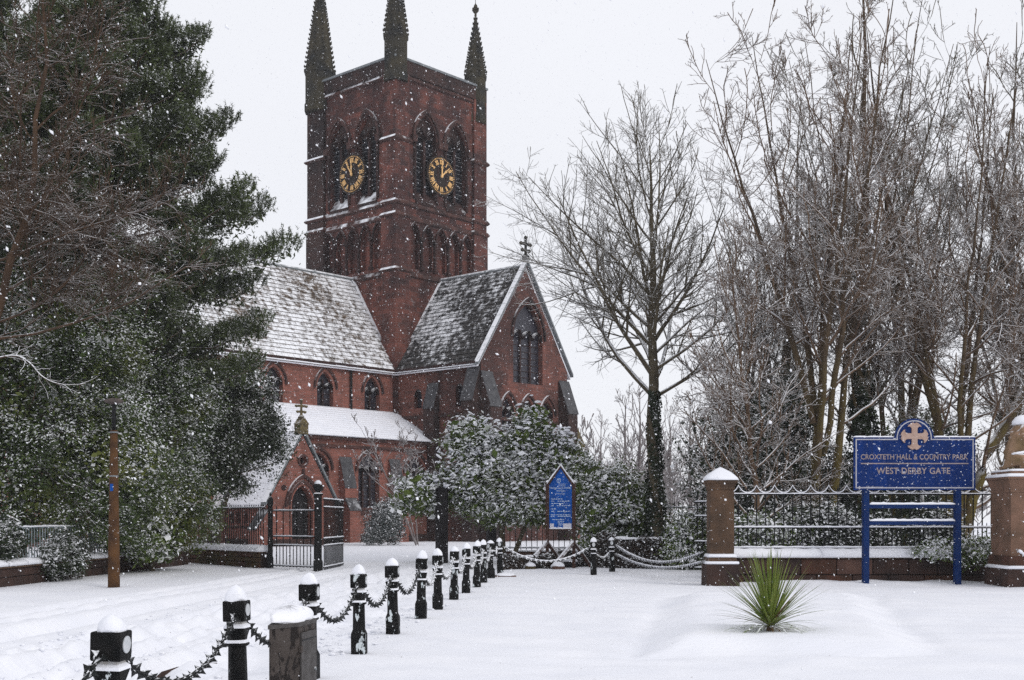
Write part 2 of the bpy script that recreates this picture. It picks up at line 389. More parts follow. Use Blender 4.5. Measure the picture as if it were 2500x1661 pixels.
M['yucca'] = mat_leaf('sword_leaf', (0.100, 0.155, 0.020), (0.165, 0.190, 0.040), 0.80, 1.05, 9.0, 0.5, 9.0, 0.45)
M['yucca_dry'] = mat_leaf('dry_sword_leaf', (0.14, 0.075, 0.022), (0.09, 0.055, 0.025), 0.95, 1.2, 12.0, 0.5, 9.0, 0.6)
M['lamp_glass'] = mat_plain('lantern_glass', (0.10, 0.075, 0.07), (0.06, 0.05, 0.045), 9, 0.5, 0.2)
M['bark_snowy'] = mat_bark('bark_snowy', (0.085, 0.052, 0.032), (0.05, 0.032, 0.022), lo=-0.15, hi=0.25, namp=0.25)
# ------------------------------------------------------------------ ground
def sstep(a, b, x):
    t = np.clip((x-a)/(b-a), 0, 1); return t*t*(3-2*t)
def gz(x, y):
    x = np.asarray(x, float); y = np.asarray(y, float)
    z = 0.05*fbm(x*0.12+3, y*0.12, 3) + 0.03*fbm(x*0.7, y*0.35+9, 4)
    z = z + 0.20*sstep(50, 72, y)
    # raised flower bed with a shallow trench round it
    s = (y-15.6)/11.6
    xl, xr = 1.65+1.75*s, 5.25+2.6*s
    e = np.minimum(np.minimum(x-xl, xr-x), np.minimum((y-15.6)*0.8, (27.2-y)*0.5))
    e = e + 0.22*fbm(x*0.8+4, y*0.6, 3); inb = sstep(0.0, 0.75, e)
    z = z + (0.16+0.05*fbm(x*0.9, y*0.6, 3))*inb - 0.045*(1+vnoise(x*1.3, y*1.1))*np.exp(-((e+0.12)/0.17)**2)*(np.abs(s-0.5) < 0.62)
    # road with tyre ruts and trodden snow left of the bollard row
    t = x - 0.085*(y-15)
    road = sstep(-2.1, -2.9, t)*sstep(-12.6, -11.8, t)*sstep(46, 40, y)
    ruts = 0
    for c0, wd, dp in ((-9.2, .20, .05), (-8.7, .12, .035), (-7.55, .20, .06), (-7.1, .12, .03), (-6.1, .16, .05), (-5.3, .22, .06), (-4.75, .12, .04), (-3.9, .18, .05)):
        tt = t - c0 - 0.25*vnoise(y*0.08+c0, y*0+c0)
        ruts = ruts - dp*1.7*np.exp(-(tt/wd)**2) + dp*1.0*np.exp(-((np.abs(tt)-wd*1.9)/(wd*0.6))**2)
    tread = 0.12*fbm(x*2.6, y*2.0, 3)*sstep(-7.2, -6.2, t)*sstep(-2.0, -3.0, t)*(0.35+1.3*np.clip(vnoise(x*0.5+7, y*0.3)+0.35, 0, 1))
    z = z + road*1.25*(ruts*(0.5+np.clip(vnoise(x*0.4, y*0.25+3)+0.5, 0, 1)) + tread - 0.03)
    # footprints beside the bollards
    z = z + 0.09*fbm(x*4.5+1, y*3.5, 2)*np.exp(-((t+2.55)/0.3)**2)*sstep(30, 26, y)
    # wind ripples on the open snow
    z = z + 0.010*np.sin((y*5.0 + 2.0*x + 5*vnoise(x*0.5, y*0.5)))*sstep(-1.5, 0.5, x)*sstep(40, 25, y)
    z = z + 0.012*fbm(x*2.2+8, y*1.6, 3)*sstep(30, 20, y)
    # soft bank against the park wall
    z = z + 0.09*np.exp(-((y-32.6)/0.9)**2)*sstep(5.5, 7, x)*(1+1.2*vnoise(x*1.7, y))
    return z
def axis(a, b, step, far, g):
    c = list(np.arange(a, b, step)); d = step
    while c[-1] < far:
        d *= g; c.append(c[-1]+d)
    return c
xs_r = axis(0.0, 9.0, 0.085, 380, 1.07)
xs = np.array([-v for v in xs_r[:0:-1]] + xs_r)
ys = np.array([-40, -20, -8, -3, 0, 2, 3.5, 4.4] + axis(5.0, 23.0, 0.085, 470, 1.026))
GX, GY = np.meshgrid(xs, ys)
GZ = gz(GX, GY)
nx, ny = len(xs), len(ys)
idx = np.arange(nx*ny).reshape(ny, nx)
quads = np.stack([idx[:-1, :-1], idx[:-1, 1:], idx[1:, 1:], idx[1:, :-1]], -1).reshape(-1, 4)
ground = link_mesh('ground', np_mesh('ground', np.stack([GX, GY, GZ], -1).reshape(-1, 3), [quads], M['ground'], True))
tag(ground, 'deep smooth snow lying over road, verge and churchyard', 'snow ground', kind='structure')
def g1(x, y): return float(gz(x, y))
# loose clods kicked up in the trodden snow, with a few dark leaves and grit
rc = np.random.default_rng(31); nc = 2600
cy_ = 6.5+22*rc.random(nc)**1.3; ct_ = np.where(rc.random(nc) < 0.75, rc.uniform(-7.0, -2.4, nc), rc.normal(-2.5, 0.2, nc)); cx_ = ct_+0.085*(cy_-15)
keep_ = (vnoise(cx_*0.6+7, cy_*0.35) > -0.08); cx_, cy_ = cx_[keep_], cy_[keep_]; nc = len(cx_)
cs_ = 0.012+0.035*rc.random(nc)**3
co_ = np.array([(1, 0, 0), (-1, 0, 0), (0, 1, 0), (0, -1, 0), (0, 0, 1), (0, 0, -1)], float)
cf_ = np.array([(0, 2, 4), (2, 1, 4), (1, 3, 4), (3, 0, 4), (2, 0, 5), (1, 2, 5), (3, 1, 5), (0, 3, 5)])
cv_ = np.stack([cx_, cy_, gz(cx_, cy_)+cs_*0.25], 1)[:, None]+cs_[:, None, None]*co_[None]*rc.uniform(0.6, 1.3, (nc, 6, 1))*np.array([1.2, 1.2, 0.7])
tag(link_mesh('snow_clods', np_mesh('snow_clods', cv_.reshape(-1, 3), [(cf_[None]+(np.arange(nc)*6)[:, None, None]).reshape(-1, 3)], M['snow_cap'], True)), 'loose lumps of snow kicked up along the trodden road', 'snow lumps', kind='stuff')
nc = 160; cy_ = 7+24*rc.random(nc); cx_ = rc.uniform(-0.3, 0.32, nc)*cy_; cs_ = rc.uniform(0.006, 0.016, nc); an_ = rc.uniform(0, 6.28, nc)
cv_ = np.stack([cx_, cy_, gz(cx_, cy_)+0.006], 1)[:, None]+cs_[:, None, None]*np.stack([np.stack([np.cos(an_+k*2.1)*(1.6 if k == 0 else 0.8), np.sin(an_+k*2.1)*(1.6 if k == 0 else 0.8), np.full(nc, 0.15*k)], 1) for k in range(3)], 1)
tag(link_mesh('fallen_leaves', np_mesh('fallen_leaves', cv_.reshape(-1, 3), [np.arange(nc*3).reshape(-1, 3)], M['yucca_dry'])), 'tiny dead leaves and grit on the snow', 'leaf litter', kind='stuff')
def gl(p, dz=0.0): return (p[0], p[1], g1(p[0], p[1])+dz)

# broken edge of the snow where the dark kerb shows, beside the first bollards
kp = [(-4.35+0.095*i+0.02*math.sin(i*2.1), 12.8+0.21*i) for i in range(10)]
mb = MB(); mb.tube([(x, y, g1(x, y)+0.004) for x, y in kp], [0.012, 0.03, 0.04, 0.034, 0.04, 0.034, 0.038, 0.03, 0.02, 0.008], 6)
tag(mb.obj('kerb', M['wall_dark']), 'dark broken kerb edge showing through the trodden snow behind the near chain', 'kerb', kind='structure')
# ------------------------------------------------------------------ church
CH_ANG = math.atan2(0.7466, 0.6653)
church = thing('church', 'red brick and sandstone church with tall clock tower and snowy roofs', 'church', (-7.97, 85.0, 0.12), CH_ANG)
TW = 8.75
def arch(cx, a, z0, zs, za, n=6):
    R = za-zs; r = (a*a+R*R)/(2*a); th = math.atan2(R, r-a) if r > a else math.pi/2
    right = []
    for i in range(n+1):
        t = th*i/n
        right.append((cx+a-r+r*math.cos(t), zs+r*math.sin(t)))
    left = [(2*cx-x, z) for x, z in reversed(right[:-1])]
    return [(cx-a, z0), (cx+a, z0)] + right + left
def wall_pt(O, dx, nv, s, z, d=0.0):
    return (O[0]+dx[0]*s+nv[0]*d, O[1]+dx[1]*s+nv[1]*d, O[2]+z)
def wall_face(mb, O, dx, nv, outer, holes, depth=0.35):
    loops = [outer]+holes; pts = [p for lp in loops for p in lp]
    tris = tessellate_polygon([[Vector((p[0], p[1], 0)) for p in lp] for lp in loops])
    mb.add([wall_pt(O, dx, nv, s, z) for s, z in pts], [tuple(t) for t in tris])
    for h in holes:
        n = len(h)
        vs = [wall_pt(O, dx, nv, s, z) for s, z in h]+[wall_pt(O, dx, nv, s, z, -depth) for s, z in h]
        mb.add(vs, [(i, (i+1) % n, n+(i+1) % n, n+i) for i in range(n)])
def raw_obj(mb, name, mat, parent):
    me = bpy.data.meshes.new(name); me.from_pydata(mb.v, [], mb.f); me.materials.append(mat); me.update()
    return link_mesh(name, me, parent)
def panel(mb, O, dx, nv, poly, d):
    tris = tessellate_polygon([[Vector((p[0], p[1], 0)) for p in poly]])
    mb.add([wall_pt(O, dx, nv, s, z, d) for s, z in poly], [tuple(t) for t in tris])
def hood(mb, O, dx, nv, cx, a, zs, za, w=0.14, proj=0.14, n=7):
    """moulded band over an arch"""
    ia = arch(cx, a, zs, zs, za, n)[2:]; oa = arch(cx, a+w, zs, zs, za+w*1.3, n)[2:]
    k = len(ia)
    vs = []
    for d in (0.0, proj):
        vs += [wall_pt(O, dx, nv, s, z, d) for s, z in ia]+[wall_pt(O, dx, nv, s, z, d) for s, z in oa]
    fs = []
    for i in range(k-1):
        fs += [(2*k+i, 2*k+i+1, 3*k+i+1, 3*k+i), (k+i, k+i+1, 3*k+i+1, 3*k+i), (i, i+1, 2*k+i+1, 2*k+i)]
    mb.add(vs, fs)
def box_on(mb, O, dx, nv, s0, s1, z0, z1, d0, d1):
    P = [wall_pt(O, dx, nv, s, z, d) for d in (d0, d1) for s, z in ((s0, z0), (s1, z0), (s1, z1), (s0, z1))]
    mb.add(P, [(0,1,2,3), (4,7,6,5), (0,4,5,1), (1,5,6,2), (2,6,7,3), (3,7,4,0)])
def window(O, dx, nv, cx, a, z0, zs, za, depth, lights=2, bars=6, mat='glass_dark', name='window', tmat='dark_trim'):
    mb = MB(); panel(mb, O, dx, nv, arch(cx, a+0.02, z0, zs, za+0.02), -depth+0.02)
    w = raw_obj(mb, name, M[mat], church)
    mb = MB()
    for k in range(1, lights):
        s = cx-a+2*a*k/lights
        top = zs+(za-zs)*(0.55 if lights % 2 == 0 and k*2 == lights else 0.25)
        box_on(mb, O, dx, nv, s-0.06, s+0.06, z0, top, -depth+0.03, -depth+0.16)
    for k in range(1, bars):
        z = z0+(zs-z0)*k/bars
        box_on(mb, O, dx, nv, cx-a, cx+a, z-0.018, z+0.018, -depth+0.03, -depth+0.07)
    for k in range(lights):       # small lancet heads
        c0 = cx-a+2*a*(k+0.5)/lights
        hood(mb, O, dx, nv, c0, a/lights-0.09, zs-0.05, zs+a/lights*0.9, 0.07, -depth+0.15, 4)
    mb.obj('tracery', M[tmat], w)
    return w

EX, EY = (1.0, 0.0), (0.0, 1.0)
LEFT = ((0.0, 0.0, 0.0), EY, (-1.0, 0.0))       # tower face seen on the left
RIGHT = ((0.0, 0.0, 0.0), EX, (0.0, -1.0))      # tower face seen on the right
belfry = [(2.87, 1.0), (5.87, 1.0)]
arcade = [1.75+k*1.31 for k in range(5)]
mb = MB()
for O, dx, nv in (LEFT, RIGHT):
    holes = [arch(c, a, 23.75, 28.2, 29.85, 7) for c, a in belfry] + [arch(c, 0.44, 18.95, 21.15, 22.05, 5) for c in arcade]
    wall_face(mb, O, dx, nv, [(0, 0), (TW, 0), (TW, 32.2), (0, 32.2)], holes, 0.5)
wall_face(mb, (TW, 0, 0), EY, (1, 0), [(0, 0), (TW, 0), (TW, 32.2), (0, 32.2)], [])
wall_face(mb, (0, TW, 0), EX, (0, 1), [(0, 0), (TW, 0), (TW, 32.2), (0, 32.2)], [])
tower = raw_obj(mb, 'tower_wall', M['tower_stone'], church)
mb = MB()
for O, dx, nv in (LEFT, RIGHT):
    for c in arcade:
        mb = MB(); panel(mb, O, dx, nv, arch(c, 0.46, 18.93, 21.15, 22.07, 5), -0.32); raw_obj(mb, 'arcade_panel', M['tower_stone'], tower)
        mb = MB(); hood(mb, O, dx, nv, c, 0.46, 21.15, 22.07, 0.12, 0.12, 5); mb.obj('arcade_hood', M['dark_trim'], tower)
for O, dx, nv in (LEFT, RIGHT):
    for k in range(6):
        mb = MB()
        s = 1.75+(k-0.5)*1.31
        p = [wall_pt(O, dx, nv, s, z, 0.10) for z in (18.95, 21.1)]
        mb.tube(p, 0.10, 7)
        box_on(mb, O, dx, nv, s-0.17, s+0.17, 20.95, 21.2, 0.002, 0.24); box_on(mb, O, dx, nv, s-0.17, s+0.17, 18.9, 19.12, 0.002, 0.24)
        mb.obj('arcade_shaft', M['dark_trim'], tower)
# clasping corner buttresses
for nm, (x0, x1, y0, y1) in {'near': (-0.28, 1.15, -0.28, 1.15), 'left': (-0.28, 1.25, 7.35, 9.30), 'right': (7.55, 8.98, -0.28, 1.15), 'far': (7.55, 9.0, 7.55, 9.0)}.items():
    mb = MB()
    mb.box(x0, x1, y0, y1, 0, 22.4); mb.box(x0+0.06, x1-0.06, y0+0.06, y1-0.06, 22.4, 32.2)
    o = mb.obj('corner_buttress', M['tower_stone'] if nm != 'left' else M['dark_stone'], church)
    for z in (18.6, 22.38, 23.25, 27.6):
        mb = MB(); mb.stack([[(x0-e, y0-e, zz), (x1+e, y0-e, zz), (x1+e, y1+e, zz), (x0-e, y1+e, zz)] for e, zz in ((0.02, z-0.10), (0.11, z), (0.11, z+0.07), (0.0, z+0.24))])
        mb.obj('set_off', M['trim_stone'], o)
# string courses round the tower
for z, e, h in ((18.35, 0.16, 0.22), (22.25, 0.18, 0.22), (23.2, 0.20, 0.24), (31.95, 0.22, 0.26)):
    mb = MB()
    mb.stack([[(-k, -k, zz), (TW+k, -k, zz), (TW+k, TW+k, zz), (-k, TW+k, zz)] for k, zz in ((0.02, z-0.08), (e*0.75, z), (e*0.75, z+h*0.35), (0.03, z+h+0.12))])
    mb.obj('string_course', M['trim_stone'], church)
for O, dx, nv in (LEFT, RIGHT):
    for c, a in belfry:
        mb = MB()          # belfry sills, sloping
        vs = [wall_pt(O, dx, nv, c-a, 24.5, -0.48), wall_pt(O, dx, nv, c+a, 24.5, -0.48), wall_pt(O, dx, nv, c+a, 23.7, 0.10), wall_pt(O, dx, nv, c-a, 23.7, 0.10),
              wall_pt(O, dx, nv, c-a, 23.5, -0.48), wall_pt(O, dx, nv, c+a, 23.5, -0.48), wall_pt(O, dx, nv, c+a, 23.5, 0.10), wall_pt(O, dx, nv, c-a, 23.5, 0.10)]
        mb.add(vs, [(0,1,2,3), (4,7,6,5), (3,2,6,7), (0,3,7,4), (1,5,6,2), (0,4,5,1)])
        mb.obj('belfry_sill', M['dark_trim'], church)
slat_me = MB().box(-0.98, 0.98, -0.22, 0.0, -0.02, 0.02).mesh('louvre_slat', M['louvre'])
for fi, (O, dx, nv) in enumerate((LEFT, RIGHT)):
    for c, a in belfry:
        mb = MB(); panel(mb, O, dx, nv, arch(c, a+0.02, 23.72, 28.2, 29.87, 7), -0.5)
        w = raw_obj(mb, 'belfry_window', M['glass_dark'], church)
        for k in range(13):
            z = 24.6+k*0.30
            sl = link_mesh('louvre_slat', slat_me, w, wall_pt(O, dx, nv, c, z, -0.46))
            sl.rotation_euler = (math.radians(-38), 0, 0) if fi == 1 else (math.radians(-38), 0, math.radians(-90))
        mb = MB()
        box_on(mb, O, dx, nv, c-0.11, c+0.11, 24.2, 28.6, -0.46, -0.12)
        hood(mb, O, dx, nv, c-0.5, 0.38, 28.05, 28.75, 0.12, -0.1, 5); hood(mb, O, dx, nv, c+0.5, 0.38, 28.05, 28.75, 0.12, -0.1, 5)
        mb.obj('mullion', M['dark_trim'], w)
        mb = MB(); panel(mb, O, dx, nv, [p for p in arch(c, a, 28.3, 28.3, 29.85, 7)], -0.3)
        raw_obj(mb, 'tracery_panel', M['dark_stone'], w)
        mb = MB(); hood(mb, O, dx, nv, c, a+0.16, 28.2, 30.05, 0.16, 0.18, 8)
        hood(mb, O, dx, nv, c, a+0.02, 28.2, 29.87, 0.12, 0.06, 8)
        for sg in (-1, 1): box_on(mb, O, dx, nv, c+sg*(a+0.27)-0.2, c+sg*(a+0.27)+0.2, 27.75, 28.2, 0.003, 0.3)
        mb.obj('hood_mould', M['trim_stone'], w)
        for sg in (-1, 1):
            mb = MB(); mb.tube([wall_pt(O, dx, nv, c+sg*(a+0.1), z, 0.06) for z in (23.8, 27.8)], 0.1, 7)
            mb.obj('jamb_shaft', M['dark_trim'], w)
# clocks
NUM = {1:'I', 2:'II', 3:'III', 4:'IIII', 5:'V', 6:'VI', 7:'VII', 8:'VIII', 9:'IX', 10:'X', 11:'XI', 12:'XII'}
def clock(O, dx, nv, cs, cz, rad, hands, lab):
    dep = 0.12
    def q(x, y, d): return wall_pt(O, dx, nv, cs+x, cz+y, dep+d)
    def poly_prism(mb, pts, d0, d1):
        n = len(pts); vs = [q(x, y, d0) for x, y in pts]+[q(x, y, d1) for x, y in pts]
        mb.add(vs, [(i, (i+1) % n, n+(i+1) % n, n+i) for i in range(n)]+[tuple(range(n)), tuple(range(2*n-1, n-1, -1))])
    mb = MB(); poly_prism(mb, [(rad*1.13*math.cos(2*math.pi*i/40), rad*1.13*math.sin(2*math.pi*i/40)) for i in range(40)], -0.14, 0.0)
    ck = mb.obj('clock', M['dial'], church); ck['label'] = lab
    def bar(mb, x0, y0, x1, y1, w, ang, d0=0.004, d1=0.05):
        L = math.hypot(x1-x0, y1-y0); ux, uy = (x1-x0)/L, (y1-y0)/L; px_, py_ = -uy*w/2, ux*w/2
        pts = [(x0+px_, y0+py_), (x0-px_, y0-py_), (x1-px_, y1-py_), (x1+px_, y1+py_)]
        ca, sa = math.cos(ang), math.sin(ang)
        poly_prism(mb, [(x*ca+y*sa, -x*sa+y*ca) for x, y in pts], d0, d1)
    for hr, s in NUM.items():
        ang = hr*math.pi/6; wds = {'I': 0.095, 'V': 0.20, 'X': 0.20}
        tot = sum(wds[c] for c in s); x = -tot/2; mb = MB(); r0, r1 = rad*0.64, rad*0.90
        for c in s:
            w = wds[c]
            if c == 'I': bar(mb, x+w/2, r0, x+w/2, r1, 0.06, ang)
            if c == 'V': bar(mb, x+0.03, r1, x+w/2, r0, 0.065, ang); bar(mb, x+w-0.03, r1, x+w/2, r0, 0.035, ang)
            if c == 'X': bar(mb, x+0.03, r1, x+w-0.03, r0, 0.065, ang); bar(mb, x+w-0.03, r1, x+0.03, r0, 0.035, ang)
            x += w
        mb.obj('numeral', M['gold'], ck)
    mb = MB()
    for k in range(60): bar(mb, 0, rad*0.955, 0, rad*1.02, 0.026 if k % 5 else 0.06, k*math.pi/30)
    tag(mb.obj('minute_track', M['gold'], ck), kind='stuff')
    for a, L, w in hands:
        mb = MB(); a = math.radians(a)
        bar(mb, 0, -rad*0.12, 0, rad*L*0.55, w, a, 0.07, 0.10); bar(mb, 0, rad*L*0.5, 0, rad*L, w*0.6, a, 0.07, 0.10)
        bar(mb, -w*0.9, rad*L*0.55, w*0.9, rad*L*0.55, w*1.5, a, 0.07, 0.10)
        mb.obj('hand', M['gold'], ck)
    mb = MB(); poly_prism(mb, [(0.1*math.cos(i*0.63), 0.1*math.sin(i*0.63)) for i in range(10)], 0.06, 0.13); mb.obj('boss', M['gold'], ck)
clock(*LEFT, 4.37, 25.95, 1.25, ((2, 0.72, 0.10), (33, 0.92, 0.085)), 'left of the two gilded clock faces, hands at twelve and one')
clock(*RIGHT, 4.30, 25.90, 1.25, ((1, 0.84, 0.10), (48, 0.80, 0.09)), 'right of the two gilded clock faces, lower hand towards two')
# parapet
mb = MB()
for a, b in (((-0.2, TW+0.2), (-0.2, 0.25)), ((-0.2, TW+0.2), (TW-0.25, TW+0.2))):
    mb.box(a[0], a[1], b[0], b[1], 32.22, 33.15)
for a, b in (((-0.2, 0.25), (0.26, TW-0.26)), ((TW-0.25, TW+0.2), (0.26, TW-0.26))):
    mb.box(a[0], a[1], b[0], b[1], 32.22, 33.15)
par = mb.obj('parapet', M['dark_stone'], church)
mb = MB()
mb.box(-0.28, TW+0.28, -0.28, 0.32, 33.153, 33.3); mb.box(-0.28, TW+0.28, TW-0.32, TW+0.28, 33.153, 33.3)
mb.box(-0.28, 0.32, 0.323, TW-0.323, 33.153, 33.3); mb.box(TW-0.32, TW+0.28, 0.323, TW-0.323, 33.153, 33.3)
mb.obj('parapet_coping', M['lead'], par)
MB().box(0.2, TW-0.2, 0.2, TW-0.2, 32.3, 32.6).obj('tower_deck', M['snow'], church)
# pinnacles
def pinnacle(cx, cy, r, z0, zb, za, lab):
    mb = MB(); ph = math.pi/8
    mb.lathe([(r*1.06, z0), (r*1.06, z0+0.5), (r, z0+0.6), (r, zb-0.35), (r*1.10, zb-0.25), (r*1.10, zb-0.05), (r*0.98, zb)], (cx, cy, 0), 8, ph)
    p = mb.obj('pinnacle', M['pinnacle_stone'], church); p['label'] = lab
    mb = MB(); mb.lathe([(r*0.98, zb+0.002), (0.07, za)], (cx, cy, 0), 8, ph)
    mb.obj('spirelet', M['pinnacle_stone'], p)
    mb = MB(); H = za-zb; n = int(H/0.34)
    for k in range(n):
        t = (k+0.4)/n; rr = r*0.98*(1-t)+0.05
        for j in range(8):
            a = ph+j*math.pi/4; s = 0.115*(1-0.35*t)
            x, y, z = cx+(rr+s*0.3)*math.cos(a), cy+(rr+s*0.3)*math.sin(a), zb+H*t
            mb.add([(x-s, y, z), (x, y-s, z), (x+s, y, z), (x, y+s, z), (x+0.05*math.cos(a), y+0.05*math.sin(a), z+s*1.3), (x, y, z-s)],
                   [(0,1,4), (1,2,4), (2,3,4), (3,0,4), (1,0,5), (2,1,5), (3,2,5), (0,3,5)])
    tag(mb.obj('crockets', M['pinnacle_stone'], p), kind='stuff')
    mb = MB()
    mb.lathe([(0.06, za-0.1), (0.10, za+0.05), (0.07, za+0.15), (0.20, za+0.28), (0.08, za+0.4), (0.06, za+0.5), (0.16, za+0.62), (0.12, za+0.78), (0.03, za+0.9)], (cx, cy, 0), 6)
    mb.box(cx-0.3, cx+0.3, cy-0.05, cy+0.05, za+0.4, za+0.52); mb.box(cx-0.05, cx+0.05, cy-0.3, cy+0.3, za+0.395, za+0.525)
    mb.tube([(cx, cy, za+0.85), (cx-0.05, cy, za+1.9)], [0.025, 0.012], 5)
    mb.obj('finial', M['pinnacle_stone'], p)
pinnacle(0.32, 0.32, 0.84, 31.6, 34.9, 40.4, 'nearest pinnacle, at the corner between the two clock faces')
pinnacle(0.25, 8.35, 1.10, 31.2, 34.3, 41.5, 'stoutest pinnacle, over the stair turret on the left')
pinnacle(8.3, 0.32, 0.80, 30.6, 34.2, 38.6, 'complete pinnacle on the right with cross finial and rod')
pinnacle(8.3, 8.3, 0.80, 31.6, 34.2, 38.8, 'far pinnacle hidden behind the nearest one')

# --- nave with clerestory
NZ, RZ = 11.75, 18.45
NAVE = ((-26.0, 0.0, 0.0), EX, (0.0, -1.0))
cl = [-2.15, -6.2, -10.3, -14.4, -18.5]
mb = MB()
wall_face(mb, *NAVE, [(0, 0), (26, 0), (26, NZ), (0, NZ)], [arch(26+c, 0.68, 8.75, 10.0, 11.1) for c in cl], 0.4)
wall_face(mb, (-26, TW, 0), EX, (0, 1), [(0, 0), (26, 0), (26, NZ), (0, NZ)], [])
wall_face(mb, (-26, 0, 0), EY, (-1, 0), [(0, 0), (TW, 0), (TW, NZ), (TW/2, RZ-0.1), (0, NZ)], [])
nave = raw_obj(mb, 'nave_wall', M['nave_brick'], church)
for c in cl:
    w = window(*NAVE, 26+c, 0.68, 8.75, 10.0, 11.1, 0.4, 2, 4, name='clerestory_window')
    mb = MB(); hood(mb, *NAVE, 26+c, 0.86, 10.0, 11.3, 0.12, 0.14, 8); mb.obj('hood_mould', M['trim_stone'], w)
for c in (-4.1, -12.3):
    mb = MB(); mb.tube([(c, -0.14, 8.6), (c, -0.14, NZ-0.2)], 0.075, 8); mb.box(c-0.16, c+0.16, -0.26, -0.003, NZ-0.45, NZ-0.12)
    mb.obj('downpipe', M['black'], church)
MB().box(-26, 0, -0.42, -0.18, NZ-0.22, NZ-0.06).obj('gutter', M['dark_trim'], church)

def make_roof(name, lab, O, along, L, half, z0, z1, over, tmat, n_single, rows=24, tw=0.47):
    """one visible tiled slope (plus the plain far slope): O eave corner at wall plane, 'along' unit dir, up-slope runs inwards"""
    al = Vector((*along, 0)); inn = Vector((-along[1], along[0], 0))
    e0 = Vector(O)-inn*over+Vector((0, 0, z0-(z1-z0)/half*over*0.6)); rd = Vector(O)+inn*half+Vector((0, 0, z1))
    up = (rd-e0); SL = up.length; up.normalize(); nr = al.cross(up); nr = nr if nr.z > 0 else -nr
    far = Vector(O)+inn*(2*half+over)+Vector((0, 0, z0-(z1-z0)/half*over*0.6))
    mb = MB(); t = nr*0.12
    mb.add([e0, e0+al*L, rd+al*L, rd, far, far+al*L, e0-t, e0+al*L-t, rd+al*L-Vector((0, 0, 0.25)), rd-Vector((0, 0, 0.25)), far-Vector((0, 0, 0.15)), far+al*L-Vector((0, 0, 0.15))],
           [(0,1,2,3), (3,2,5,4), (6,9,8,7), (9,10,11,8), (0,6,7,1), (4,5,11,10), (0,3,9,6), (3,4,10,9), (1,7,8,2), (2,8,11,5)])
    roof = raw_obj(mb, name, M['snow'], church); roof['label'] = lab
    ex = SL/rows; tl = ex*1.22
    tile = MB().add([(0.008, 0, 0.075), (tw-0.008, 0, 0.075), (tw-0.008, tl, 0.012), (0.008, tl, 0.012), (0.008, 0, 0.022), (tw-0.008, 0, 0.022), (tw-0.008, tl, 0.002), (0.008, tl, 0.002)],
                    [(0,1,2,3), (4,7,6,5), (0,4,5,1), (1,5,6,2), (2,6,7,3), (3,7,4,0)]).mesh('tile', tmat)
    flip = al.cross(up).z < 0
    X = -al if flip else al
    Rm = Matrix((X, up, nr)).transposed()
    pts = []
    for r in range(rows):
        off = (r % 2)*tw*0.5
        for k in range(int(L/tw)+1):
            s = k*tw - off
            if s < -0.01 or s+tw > L+0.05: continue
            pts.append((r, s))
    def loc(r, s):
        return e0+up*(ex*r)+(al*(s+tw) if flip else al*s)+nr*0.004
    return roof, tile, Rm, pts, loc
def lay(roof, tile, Rm, pts, loc, single):
    ss = set(single); vs, fs = [], []; tv = [v.co.copy() for v in tile.vertices]; tf = [tuple(p.vertices) for p in tile.polygons]
    Re = Rm.to_euler()
    for p in pts:
        l = loc(*p)
        if p in ss:
            a = rnd.uniform(-0.006, 0.006)
            o = link_mesh('tile', tile, roof, l+Vector((0, 0, rnd.uniform(0, 0.006)))); o.rotation_euler = (Re.x, Re.y, Re.z+a)
        else:
            n = len(vs); vs += [tuple(Rm @ v+l) for v in tv]; fs += [tuple(i+n for i in f) for f in tf]
    if vs:
        me = bpy.data.meshes.new('tiles'); me.from_pydata(vs, [], fs); me.materials.append(tile.materials[0])
        tag(link_mesh('tiles', me, roof), kind='stuff')
nr_ = make_roof('nave_roof', 'long nave roof of brown stone tiles half covered with snow', (-26.0, 0, 0), EX, 26.0, TW/2, NZ, RZ, 0.38, M['nave_tile'], 170)
vis = [p for p in nr_[3] if 9.5 <= p[1] <= 24.5]
lay(*nr_[:5], sorted(vis, key=lambda p: abs(p[1]-19.5)*1.2+abs(p[0]-9))[:175])
tr_ = make_roof('transept_roof', 'transept roof of dark slates with thin windblown snow', (0.0, 0.0, 0.0), (0.0, -1.0), 8.0, TW/2, NZ, RZ, 0.38, M['transept_tile'], 125)
lay(*tr_[:5], sorted(tr_[3], key=lambda p: -p[1]+abs(p[0]-10)*0.25)[:125])
for nm, a, b in (('n', (-26, TW/2), (0, TW/2)), ('t', (TW/2, -8.0), (TW/2, 0))):
    mb = MB(); mb.tube([(a[0], a[1], RZ+0.06), (b[0], b[1], RZ+0.06)], 0.13, 8); mb.obj('ridge', M['lead'], nr_[0] if nm == 'n' else tr_[0])
# flashing where the roofs meet the tower
sl = (RZ-NZ)/(TW/2)
for ax_ in (0, 1):
    mb = MB(); h2 = TW/2
    def fl(t, z, d): return (d, t, z) if ax_ == 0 else (t, d, z)
    P = [fl(t, NZ+(RZ-NZ)*t/h2+dz, d) for t in (-0.25, h2) for dz, d in ((-0.1, -0.003), (-0.1, -0.22), (0.12, -0.22), (0.20, -0.003))]
    mb.add(P, [(0,1,2,3), (4,7,6,5), (0,4,5,1), (1,5,6,2), (2,6,7,3), (3,7,4,0)]); mb.obj('flashing', M['lead'], church)
